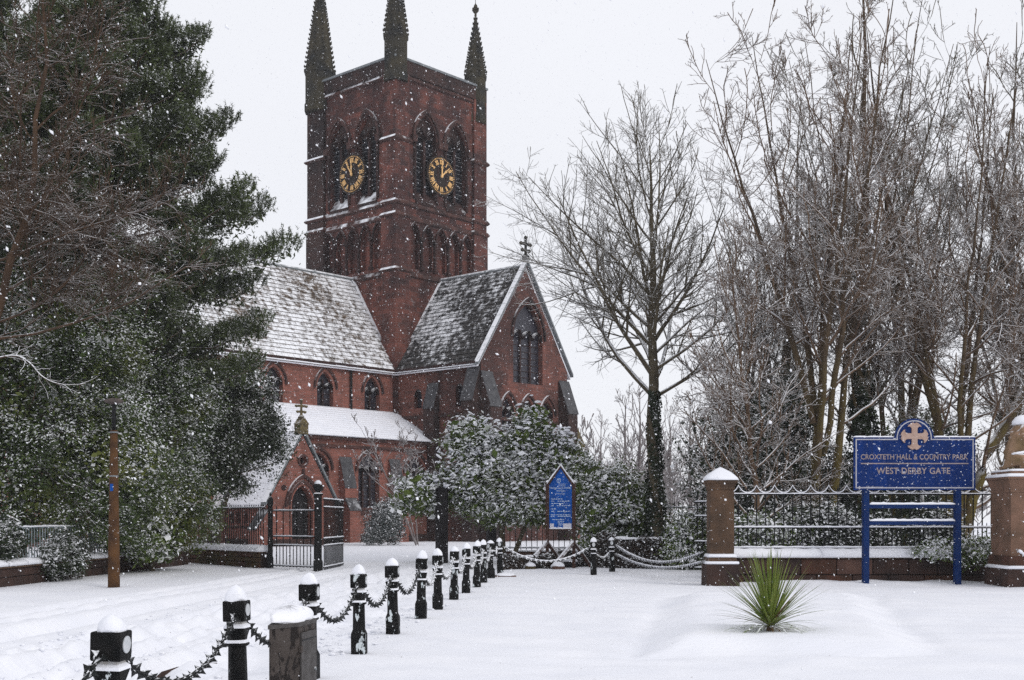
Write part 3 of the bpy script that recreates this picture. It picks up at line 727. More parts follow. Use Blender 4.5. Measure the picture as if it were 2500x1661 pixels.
# --- transept
TL = 8.0
WEST = ((0.0, -TL, 0.0), EY, (-1.0, 0.0)); GAB = ((0.0, -TL, 0.0), EX, (0.0, -1.0))
mb = MB()
lan = [(-2.2, 9.0, 10.3), (-6.1, 8.9, 10.4)]
wall_face(mb, *WEST, [(0, 0), (TL, 0), (TL, NZ), (0, NZ)], [arch(TL+y, 0.36, z0, z1-0.45, z1) for y, z0, z1 in lan], 0.35)
wall_face(mb, (TW, -TL, 0), EY, (1, 0), [(0, 0), (TL, 0), (TL, NZ), (0, NZ)], [])
big = arch(TW/2+0.25, 1.5, 10.6, 13.6, 16.0, 8)
trip = [TW/2-1.75, TW/2+0.25, TW/2+2.25]
wall_face(mb, *GAB, [(0, 0), (TW, 0), (TW, NZ), (TW/2, RZ+0.15), (0, NZ)], [big]+[arch(c, 0.62, 4.5, 8.6, 9.6) for c in trip], 0.4)
tran = raw_obj(mb, 'transept_wall', M['transept_brick'], church)
for y, z0, z1 in lan: window(*WEST, TL+y, 0.36, z0, z1-0.45, z1, 0.35, 1, 4, name='lancet_window')
wbig = window(*GAB, TW/2+0.25, 1.5, 10.6, 13.6, 16.0, 0.4, 3, 7, name='gable_window')
for c in trip:
    w = window(*GAB, c, 0.62, 4.5, 8.6, 9.6, 0.4, 2, 8, name='lancet_window')
    mb = MB(); hood(mb, *GAB, c, 0.74, 8.6, 9.8, 0.13, 0.16); mb.obj('hood_mould', M['trim_stone'], w)
mb = MB(); hood(mb, *GAB, TW/2+0.25, 1.6, 13.6, 16.2, 0.16, 0.14, 8); mb.obj('hood_mould', M['dark_trim'], wbig)
def buttress(O, dx, nv, s, w, stages, mat='nave_brick', z_base=0.0):
    """stages: (z_top_of_vertical, projection, z_where_the_slope_meets_the_next)"""
    mb = MB(); sm = MB(); z = z_base
    for zt, d, zs in stages:
        box_on(mb, O, dx, nv, s-w/2, s+w/2, z, zt, -0.05, d); nd = zs[1]
        vs = [wall_pt(O, dx, nv, s-w/2, zt, d), wall_pt(O, dx, nv, s+w/2, zt, d), wall_pt(O, dx, nv, s+w/2, zs[0], nd), wall_pt(O, dx, nv, s-w/2, zs[0], nd), wall_pt(O, dx, nv, s-w/2, zt, -0.05), wall_pt(O, dx, nv, s+w/2, zt, -0.05), wall_pt(O, dx, nv, s+w/2, zs[0], -0.05), wall_pt(O, dx, nv, s-w/2, zs[0], -0.05)]
        mb.add(vs, [(0,1,2,3), (1,5,6,2), (0,3,7,4), (3,2,6,7)])
        e = 0.05
        vs = [wall_pt(O, dx, nv, s-w/2-e, zt-e, d+e), wall_pt(O, dx, nv, s+w/2+e, zt-e, d+e), wall_pt(O, dx, nv, s+w/2+e, zs[0], nd+e), wall_pt(O, dx, nv, s-w/2-e, zs[0], nd+e)]
        vs += [(x, y, zz+0.09) for x, y, zz in vs]
        sm.add(vs, [(0,1,2,3), (4,7,6,5), (0,4,5,1), (1,5,6,2), (2,6,7,3), (3,7,4,0)])
        z = zt
    b = mb.obj('buttress', M[mat], church); sm.obj('weathering', M['weathering'], b)
    return b
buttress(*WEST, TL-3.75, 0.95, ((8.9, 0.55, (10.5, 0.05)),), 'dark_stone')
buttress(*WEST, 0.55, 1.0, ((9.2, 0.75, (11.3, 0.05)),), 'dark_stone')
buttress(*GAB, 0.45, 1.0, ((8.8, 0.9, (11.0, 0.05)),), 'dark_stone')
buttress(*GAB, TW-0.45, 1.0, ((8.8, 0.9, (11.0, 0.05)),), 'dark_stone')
for a in ((WEST, -0.1, TL, 8.3, 8.5, 0.14), (GAB, 0.98, TW-0.98, 8.0, 8.2, 0.14), (GAB, 0.98, TW-0.98, 3.7, 3.95, 0.16)):
    mb = MB(); box_on(mb, *a[0], *a[1:5], 0.002, a[5]); mb.obj('string_course', M['trim_stone'], church)
MB().box(-0.45, -0.2, -TL+0.1, -0.1, NZ-0.22, NZ-0.06).obj('gutter', M['dark_trim'], church)
def coping(name, pts, w, parent, mat, nseg, axis):
    """sloping gable coping laid in separate stones; pts = (foot, apex) pairs"""
    for a, b in pts:
        a, b = Vector(a), Vector(b); d = (b-a)/nseg
        for k in range(nseg):
            p, q = a+d*k+d*0.01, a+d*(k+1)-d*0.01
            ofs = Vector((0, w/2, 0)) if axis == 'y' else Vector((w/2, 0, 0))
            up = Vector((0, 0, 0.20)); mb = MB()
            vs = [p-ofs, p+ofs, q+ofs, q-ofs, p-ofs+up, p+ofs+up, q+ofs+up, q-ofs+up]
            mb.add(vs, [(0,3,2,1), (4,5,6,7), (0,1,5,4), (1,2,6,5), (2,3,7,6), (3,0,4,7)]); mb.obj(name, mat, parent)
coping('coping_stone', (((-0.45, -TL, NZ-0.35), (TW/2, -TL, RZ+0.25)), ((TW+0.45, -TL, NZ-0.35), (TW/2, -TL, RZ+0.25))), 0.42, tran, M['lead'], 9, 'y')
def cross_finial(x, y, z, s, mat='lichen_stone'):
    mb = MB()
    mb.lathe([(0.30*s, 0), (0.30*s, 0.25*s), (0.16*s, 0.4*s), (0.11*s, 0.5*s), (0.10*s, 1.6*s)], (x, y, z), 8)
    for k, (w, h) in enumerate(((0.42, 0.62), (0.52, 1.12))): mb.box(x-w*s, x+w*s, y-0.07*s, y+0.07*s, z+h*s, z+(h+0.20)*s)
    for dx_, dz_ in ((-0.55, 1.22), (0.55, 1.22), (0, 1.72), (-0.40, 0.72), (0.40, 0.72)):
        mb.lathe([(0.02*s, -0.16*s), (0.15*s, -0.06*s), (0.15*s, 0.06*s), (0.02*s, 0.16*s)], (x+dx_*s, y, z+dz_*s), 7)
    return mb.obj('gable_cross', M[mat], church)
cross_finial(TW/2, -TL, RZ+0.42, 0.86, 'pinnacle_stone')
# --- aisle
AD, AZ0, AZ1 = 3.6, 6.55, 8.7
AI = ((-26.0, -AD, 0.0), EX, (0.0, -1.0))
aw = [-1.55, -5.65, -9.75, -19.5]
mb = MB()
wall_face(mb, *AI, [(0, 0), (26, 0), (26, AZ0), (0, AZ0)], [arch(26+c, 0.88, 2.25, 4.55, 5.6) for c in aw], 0.4)
wall_face(mb, (-26, -AD, 0), EY, (-1, 0), [(0, 0), (AD, 0), (AD, AZ1), (0, AZ0)], [])
aisle = raw_obj(mb, 'aisle_wall', M['nave_brick'], church)
for c in aw:
    w = window(*AI, 26+c, 0.88, 2.25, 4.55, 5.6, 0.4, 3, 9, name='aisle_window')
    mb = MB(); hood(mb, *AI, 26+c, 1.02, 4.55, 5.78, 0.13, 0.15, 8); mb.obj('hood_mould', M['trim_stone'], w)
    mb = MB(); box_on(mb, *AI, 26+c-1.0, 26+c+1.0, 2.1, 2.26, -0.35, 0.16); mb.obj('sill', M['trim_stone'], w)
for s in (-7.65, -3.55, -12.3): buttress(*AI, 26+s, 0.85, ((2.1, 1.0, (2.75, 0.55)), (3.5, 0.55, (5.3, 0.05))))
for a in ((1.85, 2.06, 0.16), (5.95, 6.12, 0.13), (6.42, 6.62, 0.3)):
    mb = MB(); box_on(mb, *AI, 0, 26, a[0], a[1], 0.002, a[2]); mb.obj('string_course', M['trim_stone'], aisle)
mb = MB(); box_on(mb, *AI, 0, 25.9, -0.2, 0.55, 0.002, 0.28); mb.obj('plinth', M['dark_stone'], aisle)
mb = MB(); n = 13
for k in range(n):
    t0, t1 = k/n, (k+1)/n
    y0, y1 = -AD-0.4+(AD+0.4)*t0, -AD-0.4+(AD+0.4)*t1; z0, z1 = AZ0+0.12+(AZ1-AZ0)*t0, AZ0+0.12+(AZ1-AZ0)*t1
    mb.add([(-26, y0, z0+0.07), (-0.002, y0, z0+0.07), (-0.002, y1, z1+0.03), (-26, y1, z1+0.03), (-26, y0, z0-0.05), (-0.002, y0, z0-0.05), (-0.002, y1, z1-0.05), (-26, y1, z1-0.05)],
           [(0,1,2,3), (4,7,6,5), (0,4,5,1), (2,6,7,3), (0,3,7,4), (1,5,6,2)])
mb.obj('aisle_roof', M['snow'], church)
# --- low vestry beyond the transept
mb = MB(); mb.prism([(-5.0, 0), (0, 0), (0, 9.4), (-3.85, 9.4), (-5.0, 7.0)], 'x', TW+0.02, 14.0); v = mb.obj('vestry_wall', M['nave_brick'], church)
mb = MB(); mb.prism([(-5.25, 6.7), (-3.8, 9.55), (-3.7, 9.65), (-5.35, 6.75)], 'x', TW+0.01, 14.15); mb.obj('vestry_roof', M['nave_tile'], v)
for k in range(8):
    t0, t1 = k/8, (k+0.96)/8
    mb = MB(); mb.prism([(-5.3+1.5*t0, 6.8+2.85*t0), (-5.3+1.5*t1, 6.8+2.85*t1), (-5.3+1.5*t1, 7.0+2.85*t1), (-5.3+1.5*t0, 7.0+2.85*t0)], 'x', 13.7, 14.2)
    mb.obj('coping_stone', M['lichen_stone'], v)
# --- porch
PX, PY, PH = -14.94, -8.6, 2.25
FR = ((PX-PH, PY, 0.0), EX, (0.0, -1.0)); PS = ((PX-PH, PY, 0.0), EY, (-1.0, 0.0))
door = arch(PH, 0.74, 0, 2.35, 3.4, 7); circ = [(PH+0.24*math.cos(2*math.pi*i/14), 4.75+0.24*math.sin(2*math.pi*i/14)) for i in range(14)]
mb = MB()
wall_face(mb, *FR, [(0, 0), (2*PH, 0), (2*PH, 2.6), (PH, 6.15), (0, 2.6)], [door, circ], 0.55)
sw = [2.1, 2.75, 3.4]
wall_face(mb, *PS, [(0, 0), (5.0, 0), (5.0, 2.6), (0, 2.6)], [arch(s, 0.2, 1.3, 1.75, 2.0, 4) for s in sw], 0.3)
wall_face(mb, (PX+PH, PY, 0), EY, (1, 0), [(0, 0), (5, 0), (5, 2.6), (0, 2.6)], [])
porch = raw_obj(mb, 'porch_wall', M['nave_brick'], church)
for s in sw:
    mb = MB(); panel(mb, *PS, arch(s, 0.21, 1.28, 1.75, 2.02, 4), -0.28); raw_obj(mb, 'porch_window', M['glass_dark'], porch)
mb = MB(); panel(mb, *FR, [(PH+0.26*math.cos(2*math.pi*i/14), 4.75+0.26*math.sin(2*math.pi*i/14)) for i in range(14)], -0.3); raw_obj(mb, 'niche', M['dark_trim'], porch)
# door of separate boards
mb = MB(); panel(mb, *FR, arch(PH, 0.76, -0.02, 2.35, 3.42, 7), -0.5); dr = raw_obj(mb, 'door', M['dial'], church)
for k in range(7):
    s0 = PH-0.7+0.2*k; top = 2.35+1.0*(1-abs(s0+0.1-PH)/0.74)**0.7
    mb = MB(); box_on(mb, *FR, s0, s0+0.185, 0.02, top-0.02, -0.49, -0.44); mb.obj('board', M['black_timber'], dr)
mb = MB()
hood(mb, *FR, PH, 1.12, 2.2, 3.85, 0.13, 0.15, 8); hood(mb, *FR, PH, 0.86, 2.3, 3.55, 0.12, 0.06, 8)
box_on(mb, *FR, PH-0.05, PH+0.05, 4.0, 4.3, 0.002, 0.16)
for i in range(14):
    a0 = 2*math.pi*i/14; c0, s0 = math.cos(a0), math.sin(a0)
    mb.add([wall_pt(*FR, PH+r*math.cos(2*math.pi*(i+j)/14), 4.75+r*math.sin(2*math.pi*(i+j)/14), d) for d in (0.0, 0.09) for j in (0, 1) for r in (0.25, 0.36)], [(4,5,7,6), (1,3,7,5), (0,4,6,2)])
mb.obj('hood_mould', M['trim_stone'], porch)
for sg in (-1, 1):
    mb = MB(); pts = [wall_pt(*FR, PH+sg*1.3+0.17*math.cos(i*0.7854), 3.25+0.17*math.sin(i*0.7854), 0.03) for i in range(8)]
    mb.add(pts+[(x, y+0.05, z) for x, y, z in pts], [tuple(range(8))]+[(i, (i+1) % 8, 8+(i+1) % 8, 8+i) for i in range(8)]); mb.obj('roundel', M['dark_trim'], porch)
sl = (6.15-2.6)/PH
for sg in (-1, 1):
    e = PX+sg*(PH+0.3)
    mb = MB(); mb.prism([(e, 2.6-0.3*sl+0.08), (PX, 6.23), (PX, 6.42), (e+sg*0.02, 2.6-0.3*sl+0.24)], 'y', PY+0.35, -AD-0.003)
    mb.obj('porch_roof', M['snow'], porch)
coping('coping_stone', (((PX-PH-0.32, PY+0.12, 2.25), (PX-0.02, PY+0.12, 6.35)), ((PX+PH+0.32, PY+0.12, 2.25), (PX+0.02, PY+0.12, 6.35))), 0.46, porch, M['lead'], 6, 'y')
mb = MB(); mb.box(PX-0.3, PX+0.3, PY-0.12, PY+0.36, 6.2, 6.75); mb.prism([(PX-0.36, 6.75), (PX+0.36, 6.75), (PX, 7.15)], 'y', PY-0.14, PY+0.38); mb.obj('gable_block', M['lichen_stone'], porch)
cross_finial(PX, PY+0.12, 7.0, 0.62)
buttress(*PS, 0.35, 0.7, ((1.0, 0.85, (2.0, 0.05)),))
buttress(*PS, 4.2, 0.6, ((1.6, 0.35, (2.2, 0.05)),))
for z in (2.22, 1.05):
    mb = MB(); box_on(mb, *PS, 0.7, 5, z, z+0.12, 0.002, 0.12); mb.obj('string_course', M['trim_stone'], porch)
mb = MB(); mb.box(PX-PH-0.1, PX+PH+0.1, PY-0.12, -AD, -0.3, 0.45); mb.obj('plinth', M['dark_stone'], porch)
# ------------------------------------------------------------------ bollards and chains
def sq(w, z, c=0.0, d=None):
    """ring of 8: a square of side w with corners cut by c"""
    h = w/2; k = h-c
    return [(h, -k, z), (h, k, z), (k, h, z), (-k, h, z), (-h, k, z), (-h, -k, z), (-k, -h, z), (k, -h, z)]
def dome(w, h, seed, n=18, rings=9, lump=0.016):
    r = random.Random(seed); mb = MB(); R = []
    ph = [r.uniform(0, 6) for _ in range(4)]
    for k in range(rings):
        t = k/(rings-1); rr = w/2*(1-t**1.9)**0.60 if t < 1 else 0.010
        z = h*t
        R.append([])
        for i in range(n):
            a = 2*math.pi*i/n
            c_, s_ = math.cos(a), math.sin(a)
            q = (abs(c_)**3.2+abs(s_)**3.2)**(-1/3.2) if t < 0.45 else 1+(0.12*(1-t))
            q = q*(1+0.06*math.sin(2*a+ph[0])+0.05*math.sin(3*a+ph[1])+r.uniform(-0.035, 0.035))
            R[-1].append((rr*q*c_+0.012*t*math.sin(ph[2]), rr*q*s_+0.012*t*math.sin(ph[3]), z+lump*math.sin(3*a+ph[1])*(1-t) - 0.004*(1-t)))
    mb.stack(R); return mb
shaft_me = MB().stack([sq(0.205, -0.4, 0.012), sq(0.205, 0.25, 0.012), sq(0.165, 0.31, 0.045), sq(0.155, 0.625, 0.045)]).mesh('shaft', M['bollard'])
collar_me = MB().stack([sq(0.165, 0.615, 0.045), sq(0.205, 0.628, 0.055), sq(0.208, 0.642, 0.055), sq(0.165, 0.66, 0.045)]).mesh('collar', M['bollard'])
block_me = MB().stack([sq(0.160, 0.655, 0.046), sq(0.172, 0.70, 0.040), sq(0.200, 0.775, 0.004)]).mesh('block', M['bollard'])
neck_me = MB().stack([sq(0.186, 0.776, 0.003), sq(0.150, 0.80, 0.003), sq(0.142, 0.833, 0.003)]).mesh('neck', M['neck_white'])
ledge_me = MB().stack([sq(0.203, 0.772, 0.004), sq(0.196, 0.792, 0.004), sq(0.150, 0.808, 0.003)]).mesh('snow_ledge', M['snow_cap'])
head_me = MB().stack([sq(0.195, 0.828, 0.004), sq(0.205, 0.838, 0.004), sq(0.205, 0.992, 0.004), sq(0.195, 1.0, 0.004)]).mesh('head', M['bollard'])
refl_me = MB().lathe([(0.052, 0.0), (0.052, 0.006), (0.0, 0.008)], n=18, sx=1.0, sy=1.25).mesh('reflector', M['reflector'])
collar_snow_me = MB().stack([sq(0.196, 0.645, 0.05), sq(0.19, 0.662, 0.05), sq(0.168, 0.672, 0.045)]).mesh('collar_snow', M['snow_cap'])
cap_mes = [dome(0.205, h, 20+i).mesh('snow_cap', M['snow_cap'], True) for i, h in enumerate((0.125, 0.135, 0.115, 0.14, 0.125))]
def bollard(loc, rz, label, i, discs='side', group='black bollards joined by spiked chain'):
    b = thing('bollard', label, 'bollard', loc, rz, group); b.scale = (0.9, 0.9, 1.0); b.rotation_euler = (rnd.uniform(-0.02, 0.02), rnd.uniform(-0.025, 0.025), rz+rnd.uniform(-0.04, 0.04))
    for nm, me in (('shaft', shaft_me), ('collar', collar_me), ('block', block_me), ('neck', neck_me), ('snow_ledge', ledge_me), ('collar_snow', collar_snow_me), ('head', head_me)):
        link_mesh(nm, me, b)
    c = link_mesh('snow_cap', cap_mes[i % 5], b, (0, 0, 1.0)); c.rotation_euler = (0, 0, i*1.57); c.scale = (rnd.uniform(0.9, 1.04), rnd.uniform(0.9, 1.04), rnd.uniform(0.7, 1.2))
    for sg in (-1, 1):
        o = link_mesh('reflector', refl_me, b)
        if discs == 'side': o.location = (sg*0.1035, 0, 0.922); o.rotation_euler = (0, sg*math.pi/2, 0)
        else: o.location = (0, sg*0.1035, 0.922); o.rotation_euler = (-sg*math.pi/2, 0, 0)
    return b
row = [(None, 5.35), (250, 7.45), (550, 10.45), (714, 13.1), (828, 15.6), (906, 18.2), (970, 20.7), (1009, 23.0), (1046, 25.7), (1074, 28.0), (1099, 30.4), (1114.5, 32.8), (1131, 35.6)]
lab = ['bollard just outside the frame at the near end of the chain row', 'largest nearest bollard with tall snow cap and pale reflector disc', 'second nearest bollard, left of the metal cabinet',
       'third bollard in the row, half hidden behind the metal cabinet', 'fourth bollard in the row, first one right of the metal cabinet', 'fifth bollard in the row with flaked white paint', 'sixth bollard along the chain row, well clear of its neighbours',
       'seventh bollard in the row, in front of the black timber post', 'eighth bollard in the row, just right of the black timber post', 'ninth bollard along the row as it nears the corner', 'tenth bollard, left of the two that almost overlap',
       'eleventh bollard, almost overlapping the corner bollard', 'corner bollard at the far end of the row, reflector facing the camera']
posts = []
for i, ((xd, Y), l) in enumerate(zip(row, lab)):
    X = -2.62 if xd is None else at(xd, Y)[0]
    p = Vector(gl((X, Y))); posts.append(p)
    bollard(p, math.radians(-4) if i < 12 else math.radians(-40), l, i, 'side' if i < 12 else 'front')
far_posts = [(1153, 37.6, 'small bollard beside the low hedge, just past the corner'), (1368, 37.7, 'bollard right of the notice board props'), (1411, 39.6, 'bollard with chain running right to the stone pier')]
fp = []
for i, (xd, Y, l) in enumerate(far_posts):
    p = Vector(gl(at(xd, Y))); fp.append(p); bollard(p, 0.0, l, i+2, 'front')
# one link: a long oval ring with four barbs
def link_mesh_data(mat):
    mb = MB(); pts = []
    for k in range(10):
        a = 2*math.pi*k/10
        pts.append((0.046*math.cos(a)+0.012*math.copysign(1, math.cos(a)), 0.021*math.sin(a), 0))
    n = 5; R = []
    for k in range(10):
        p = Vector(pts[k]); t = (Vector(pts[(k+1) % 10])-Vector(pts[k-1])).normalized(); u = Vector((0, 0, 1)); w = t.cross(u)
        R.append([tuple(p+(u*math.cos(2*math.pi*j/n)+w*math.sin(2*math.pi*j/n))*0.0085) for j in range(n)])
    R.append(R[0]); mb.stack(R, cap=False)
    for sg in (-1, 1):          # barbs, broad at the link and pointed outwards
        mb.add([(-0.026, sg*0.014, -0.012), (0.026, sg*0.014, -0.012), (0.026, sg*0.014, 0.012), (-0.026, sg*0.014, 0.012), (0.02, sg*0.058, 0)], [(0,1,4), (1,2,4), (2,3,4), (3,0,4), (0,3,2,1)])
    return mb.mesh('link', mat)
link_me = link_mesh_data(M['chain']); link_snow_me = link_mesh_data(M['chain_snow'])
def chain(a, b, sag, label, me=link_me, step=0.074, snow=None):
    a, b = Vector(a), Vector(b)
    ch = thing('spiked_chain', label, 'chain', tuple(a), 0, 'spiked chains between the bollards')
    N = 60; P = [a.lerp(b, i/N)-Vector((0, 0, sag*4*(i/N)*(1-i/N))) for i in range(N+1)]
    L = [0.0]
    for i in range(N): L.append(L[-1]+(P[i+1]-P[i]).length)
    n = int(L[-1]/step)
    for k in range(n):
        s = (k+0.5)*L[-1]/n; i = max(j for j in range(N) if L[j] <= s); t = (s-L[i])/(L[i+1]-L[i])
        p = P[i].lerp(P[i+1], t); d = (P[i+1]-P[i]).normalized()
        rot = d.to_track_quat('X', 'Z').to_matrix() @ Matrix.Rotation((k % 2)*math.pi/2+rnd.uniform(0.5, 1.0), 3, 'X')
        link_mesh('link', me, ch, p-a, rot.to_euler())
    if snow:
        mb = MB(); pts, rs = [], []
        for i in range(2, N-1):
            pts.append(P[i]-a+Vector((0, 0, 0.028))); rs.append(snow*(0.75+0.5*rnd.random()))
        mb.tube(pts, rs, 7); mb.obj('snow', M['snow_cap'], ch, True)
    return ch
cl_lab = ['chain drooping out of the bottom left corner of the picture', 'largest nearest chain, between the first two bollards', 'chain running behind the metal cabinet', 'chain right of the cabinet, from third bollard to fourth', 'chain between the fourth and fifth bollards', 'chain between the fifth and sixth bollards',
          'chain between the sixth and seventh bollards', 'snow dusted chain between the seventh and eighth bollards', 'chain between the eighth and ninth bollards', 'chain between the ninth and tenth bollards', 'short looking chain between the tenth and eleventh bollards', 'chain from the eleventh bollard to the corner']
for i in range(12):
    d = (posts[i+1]-posts[i]).normalized()
    chain(posts[i]+d*0.10+Vector((0, 0, 0.88)), posts[i+1]-d*0.10+Vector((0, 0, 0.88)), 0.36 if i else 0.30, cl_lab[i], link_me if i < 6 else link_snow_me)
chain(posts[12]+Vector((0.1, 0.1, 0.85)), fp[0]+Vector((-0.1, 0, 0.85)), 0.2, 'short chain just past the corner bollard', link_snow_me, snow=0.02)
chain(fp[0]+Vector((0.1, 0, 0.85)), fp[1]+Vector((-0.1, 0, 0.85)), 0.45, 'snow laden chain hanging in front of the notice board props', link_snow_me, snow=0.021)
chain(fp[1]+Vector((0.1, 0, 0.6)), fp[2]+Vector((-0.1, 0, 0.6)), 0.12, 'short chain between the two bollards right of the notice board', link_snow_me, snow=0.018)
pier_l = Vector((at(1660, 31.6)[0], 31.6, 0))
chain(fp[2]+Vector((0.1, 0, 0.86)), pier_l+Vector((-0.42, 0.1, 0.83)), 0.40, 'upper snow laden chain swagged to the stone pier', link_snow_me, snow=0.021)
chain(fp[2]+Vector((0.1, -0.05, 0.58)), pier_l+Vector((-0.42, -0.1, 0.60)), 0.30, 'lower snow laden chain swagged to the stone pier', link_snow_me, snow=0.022)

# ------------------------------------------------------------------ metal cabinet
cab = thing('utility_cabinet', 'weathered grey brown metal cabinet with thick snow on its lid', 'cabinet', (-1.72, 9.6, 0))
cpl = [(-0.08, -0.40), (0.10, -0.15), (0.16, 0.25), (-0.02, 0.42), (-0.12, 0.06)]
zt = 0.86
MB().prism(cpl, 'z', -0.3, zt).obj('body', M['cabinet'], cab)
q = [Vector((*p, 0)) for p in cpl]
ab = (q[2]-q[1]).normalized(); nn = Vector((ab.y, -ab.x, 0))
def slab(p, q_, z0, z1, t, n): 
    mb = MB(); a, b = p+n*0.002, q_+n*0.002
    mb.add([(a.x, a.y, z0), (b.x, b.y, z0), (b.x, b.y, z1), (a.x, a.y, z1), (a.x+n.x*t, a.y+n.y*t, z0), (b.x+n.x*t, b.y+n.y*t, z0), (b.x+n.x*t, b.y+n.y*t, z1), (a.x+n.x*t, a.y+n.y*t, z1)],
           [(0,1,2,3), (4,7,6,5), (0,4,5,1), (1,5,6,2), (2,6,7,3), (3,7,4,0)]); return mb
dor = slab(q[1]+ab*0.02, q[2]-ab*0.015, -0.2, zt-0.05, 0.012, nn).obj('door', M['cabinet_side'], cab)
for z in (0.66, 0.36):
    slab(q[1]-ab*0.012, q[1]+ab*0.03, z, z+0.05, 0.02, nn).obj('hinge', M['cabinet'], dor)
MB().lathe([(0.014, 0), (0.014, 0.012), (0.004, 0.014)], n=8).obj('lock', M['lead'], dor, loc=tuple((q[2]-ab*0.06+nn*0.014).xy)+(0.5,), rot=(math.pi/2, 0, math.atan2(nn.y, nn.x)+math.pi/2))
slab(q[1]+ab*0.03, q[2]-ab*0.03, zt-0.115, zt-0.105, 0.016, nn).obj('seam', M['black'], dor)
cen = sum(q, Vector())/5
lid = [tuple((cen+(p-cen)*1.06).xy) for p in q]
MB().prism(lid, 'z', zt, zt+0.03).obj('lid', M['cabinet_side'], cab)
mb = MB(); R = []
for k in range(8):
    t = k/7; s = 1.06*(1-t**5)**0.45 if t < 1 else 0.02
    ring = []
    for i in range(5):
        for j in range(5):
            p = q[i].lerp(q[(i+1) % 5], j/5); d = p-cen
            r0 = 0.30*(1-t*0.3)
            ang = math.atan2(d.y, d.x); dl = d.length*(0.94 if j else 0.88)
            dd = d.normalized()*dl*s*(1+0.03*math.sin(5*ang+k))
            ring.append((cen.x+dd.x-0.02*t, cen.y+dd.y+0.05*t, zt+0.028+0.11*t*(1+0.12*math.sin(ang*2+0.7))+0.016*math.sin(3*ang+1)*(1-t)+rnd.uniform(-0.004, 0.004)))
    R.append(ring)
mb.stack(R); mb.obj('snow_cap', M['snow_cap'], cab, True)

# ------------------------------------------------------------------ sword-leaved plant
yp = thing('sword_leaf_plant', 'spiky green sword leaved plant in the snow covered flower bed', 'plant', gl((at(1775, 17.0)[0], 17.0), 0.0))
def sword(L, w, droop, mat, nm='leaf'):
    mb = MB(); n = 7; vs = []
    for i in range(n+1):
        t = i/n; ww = w*(1-t**2.2)*(0.55+0.45*min(1, t*4))/2+0.0008
        x = L*t; z = -droop*L*t**2.2
        vs += [(x, -ww, z+ww*0.35), (x, 0, z), (x, ww, z+ww*0.35)]
    fs = []
    for i in range(n):
        fs += [(3*i, 3*i+3, 3*i+4, 3*i+1), (3*i+1, 3*i+4, 3*i+5, 3*i+2)]
    me = bpy.data.meshes.new(nm); me.from_pydata(vs, [], fs); me.materials.append(mat)
    me.polygons.foreach_set('use_smooth', [True]*len(fs)); return me
sw_me = [sword(L, 0.032, d, M['yucca']) for L, d in ((1.12, 0.02), (1.0, 0.08), (0.9, 0.2), (0.85, 0.38), (1.05, 0.05))]
dry_me = [sword(0.8, 0.028, 0.6, M['yucca_dry']), sword(1.0, 0.026, 0.12, M['yucca_dry'])]
for k in range(170):
    t = k/170; ga = k*2.39996
    el = math.radians(88-86*t**1.05+rnd.uniform(-8, 8))
    me = sw_me[0 if t < 0.2 else 4 if t < 0.4 else 1 if t < 0.62 else 2 if t < 0.82 else 3]
    if t > 0.93 and k % 2: me = dry_me[0]
    elif k % 23 == 7: me = dry_me[1]
    r0 = 0.02+0.03*t
    o = link_mesh('leaf', me, yp, (r0*math.cos(ga), r0*math.sin(ga), 0.05+0.10*(1-t)), (0, -el, ga))
    s = rnd.uniform(0.88, 1.16); o.scale = (s*0.84, 1.0, s*0.84)
mb = MB(); mb.lathe([(0.045, -0.2), (0.05, 0.02), (0.04, 0.12), (0.02, 0.18)], n=9); mb.obj('stem', M['yucca_dry'], yp)
mb = MB()
for k in range(14):
    a = rnd.uniform(0, 6.28); r_ = rnd.uniform(0.04, 0.1); mb.lathe([(0.004, -0.02), (0.03, -0.008), (0.03, 0.008), (0.004, 0.022)], (r_*math.cos(a), r_*math.sin(a), rnd.uniform(0.04, 0.16)), 6)
tag(mb.obj('snow', M['snow_cap'], yp, True), kind='stuff')

# ------------------------------------------------------------------ park sign
SGY = 31.8; sk = K*SGY/F
sx0, sx1, sxc = at(1967, SGY)[0], at(2247, SGY)[0], at(2106, SGY)[0]
sz0, sz1, sza = zat(1130, SGY), zat(1008, SGY), zat(965, SGY)
sign = thing('park_sign', 'big blue park sign with arched top and bronze cross on two posts', 'sign', (sxc, SGY, 0))
def board_poly(ins):
    a = sx0-sxc+ins; b = sx1-sxc-ins; r = sza-sz1+0.02-ins; zc = sz1-0.02
    zt_ = sz1-ins
    th = math.asin(max(-1, min(1, (zt_-zc)/r)))
    pts = [(a, sz0+ins), (b, sz0+ins), (b, zt_)]
    n = 20
    for i in range(n+1):
        t = th+(math.pi-2*th)*i/n; pts.append((r*math.cos(t), zc+r*math.sin(t)))
    pts.append((a, zt_)); return pts
MB().prism(board_poly(0), 'y', -0.03, 0.03).obj('board', M['sign_blue'], sign)
outer, inner = board_poly(0.045), board_poly(0.075)
mb = MB(); n = len(outer)
mb.add([(x, -0.033, z) for x, z in outer]+[(x, -0.033, z) for x, z in inner]+[(x, -0.038, z) for x, z in outer]+[(x, -0.038, z) for x, z in inner],
       [f for i in range(n) for f in ((2*n+i, 2*n+(i+1) % n, 3*n+(i+1) % n, 3*n+i), (i, (i+1) % n, 2*n+(i+1) % n, 2*n+i), (n+i, n+(i+1) % n, 3*n+(i+1) % n, 3*n+i))])
mb.obj('border_line', M['sign_line'], sign)
MB().box(sx0-sxc+0.18, sx1-sxc-0.18, -0.037, -0.032, zat(1070, SGY), zat(1067.5, SGY)).obj('rule', M['sign_text'], sign)
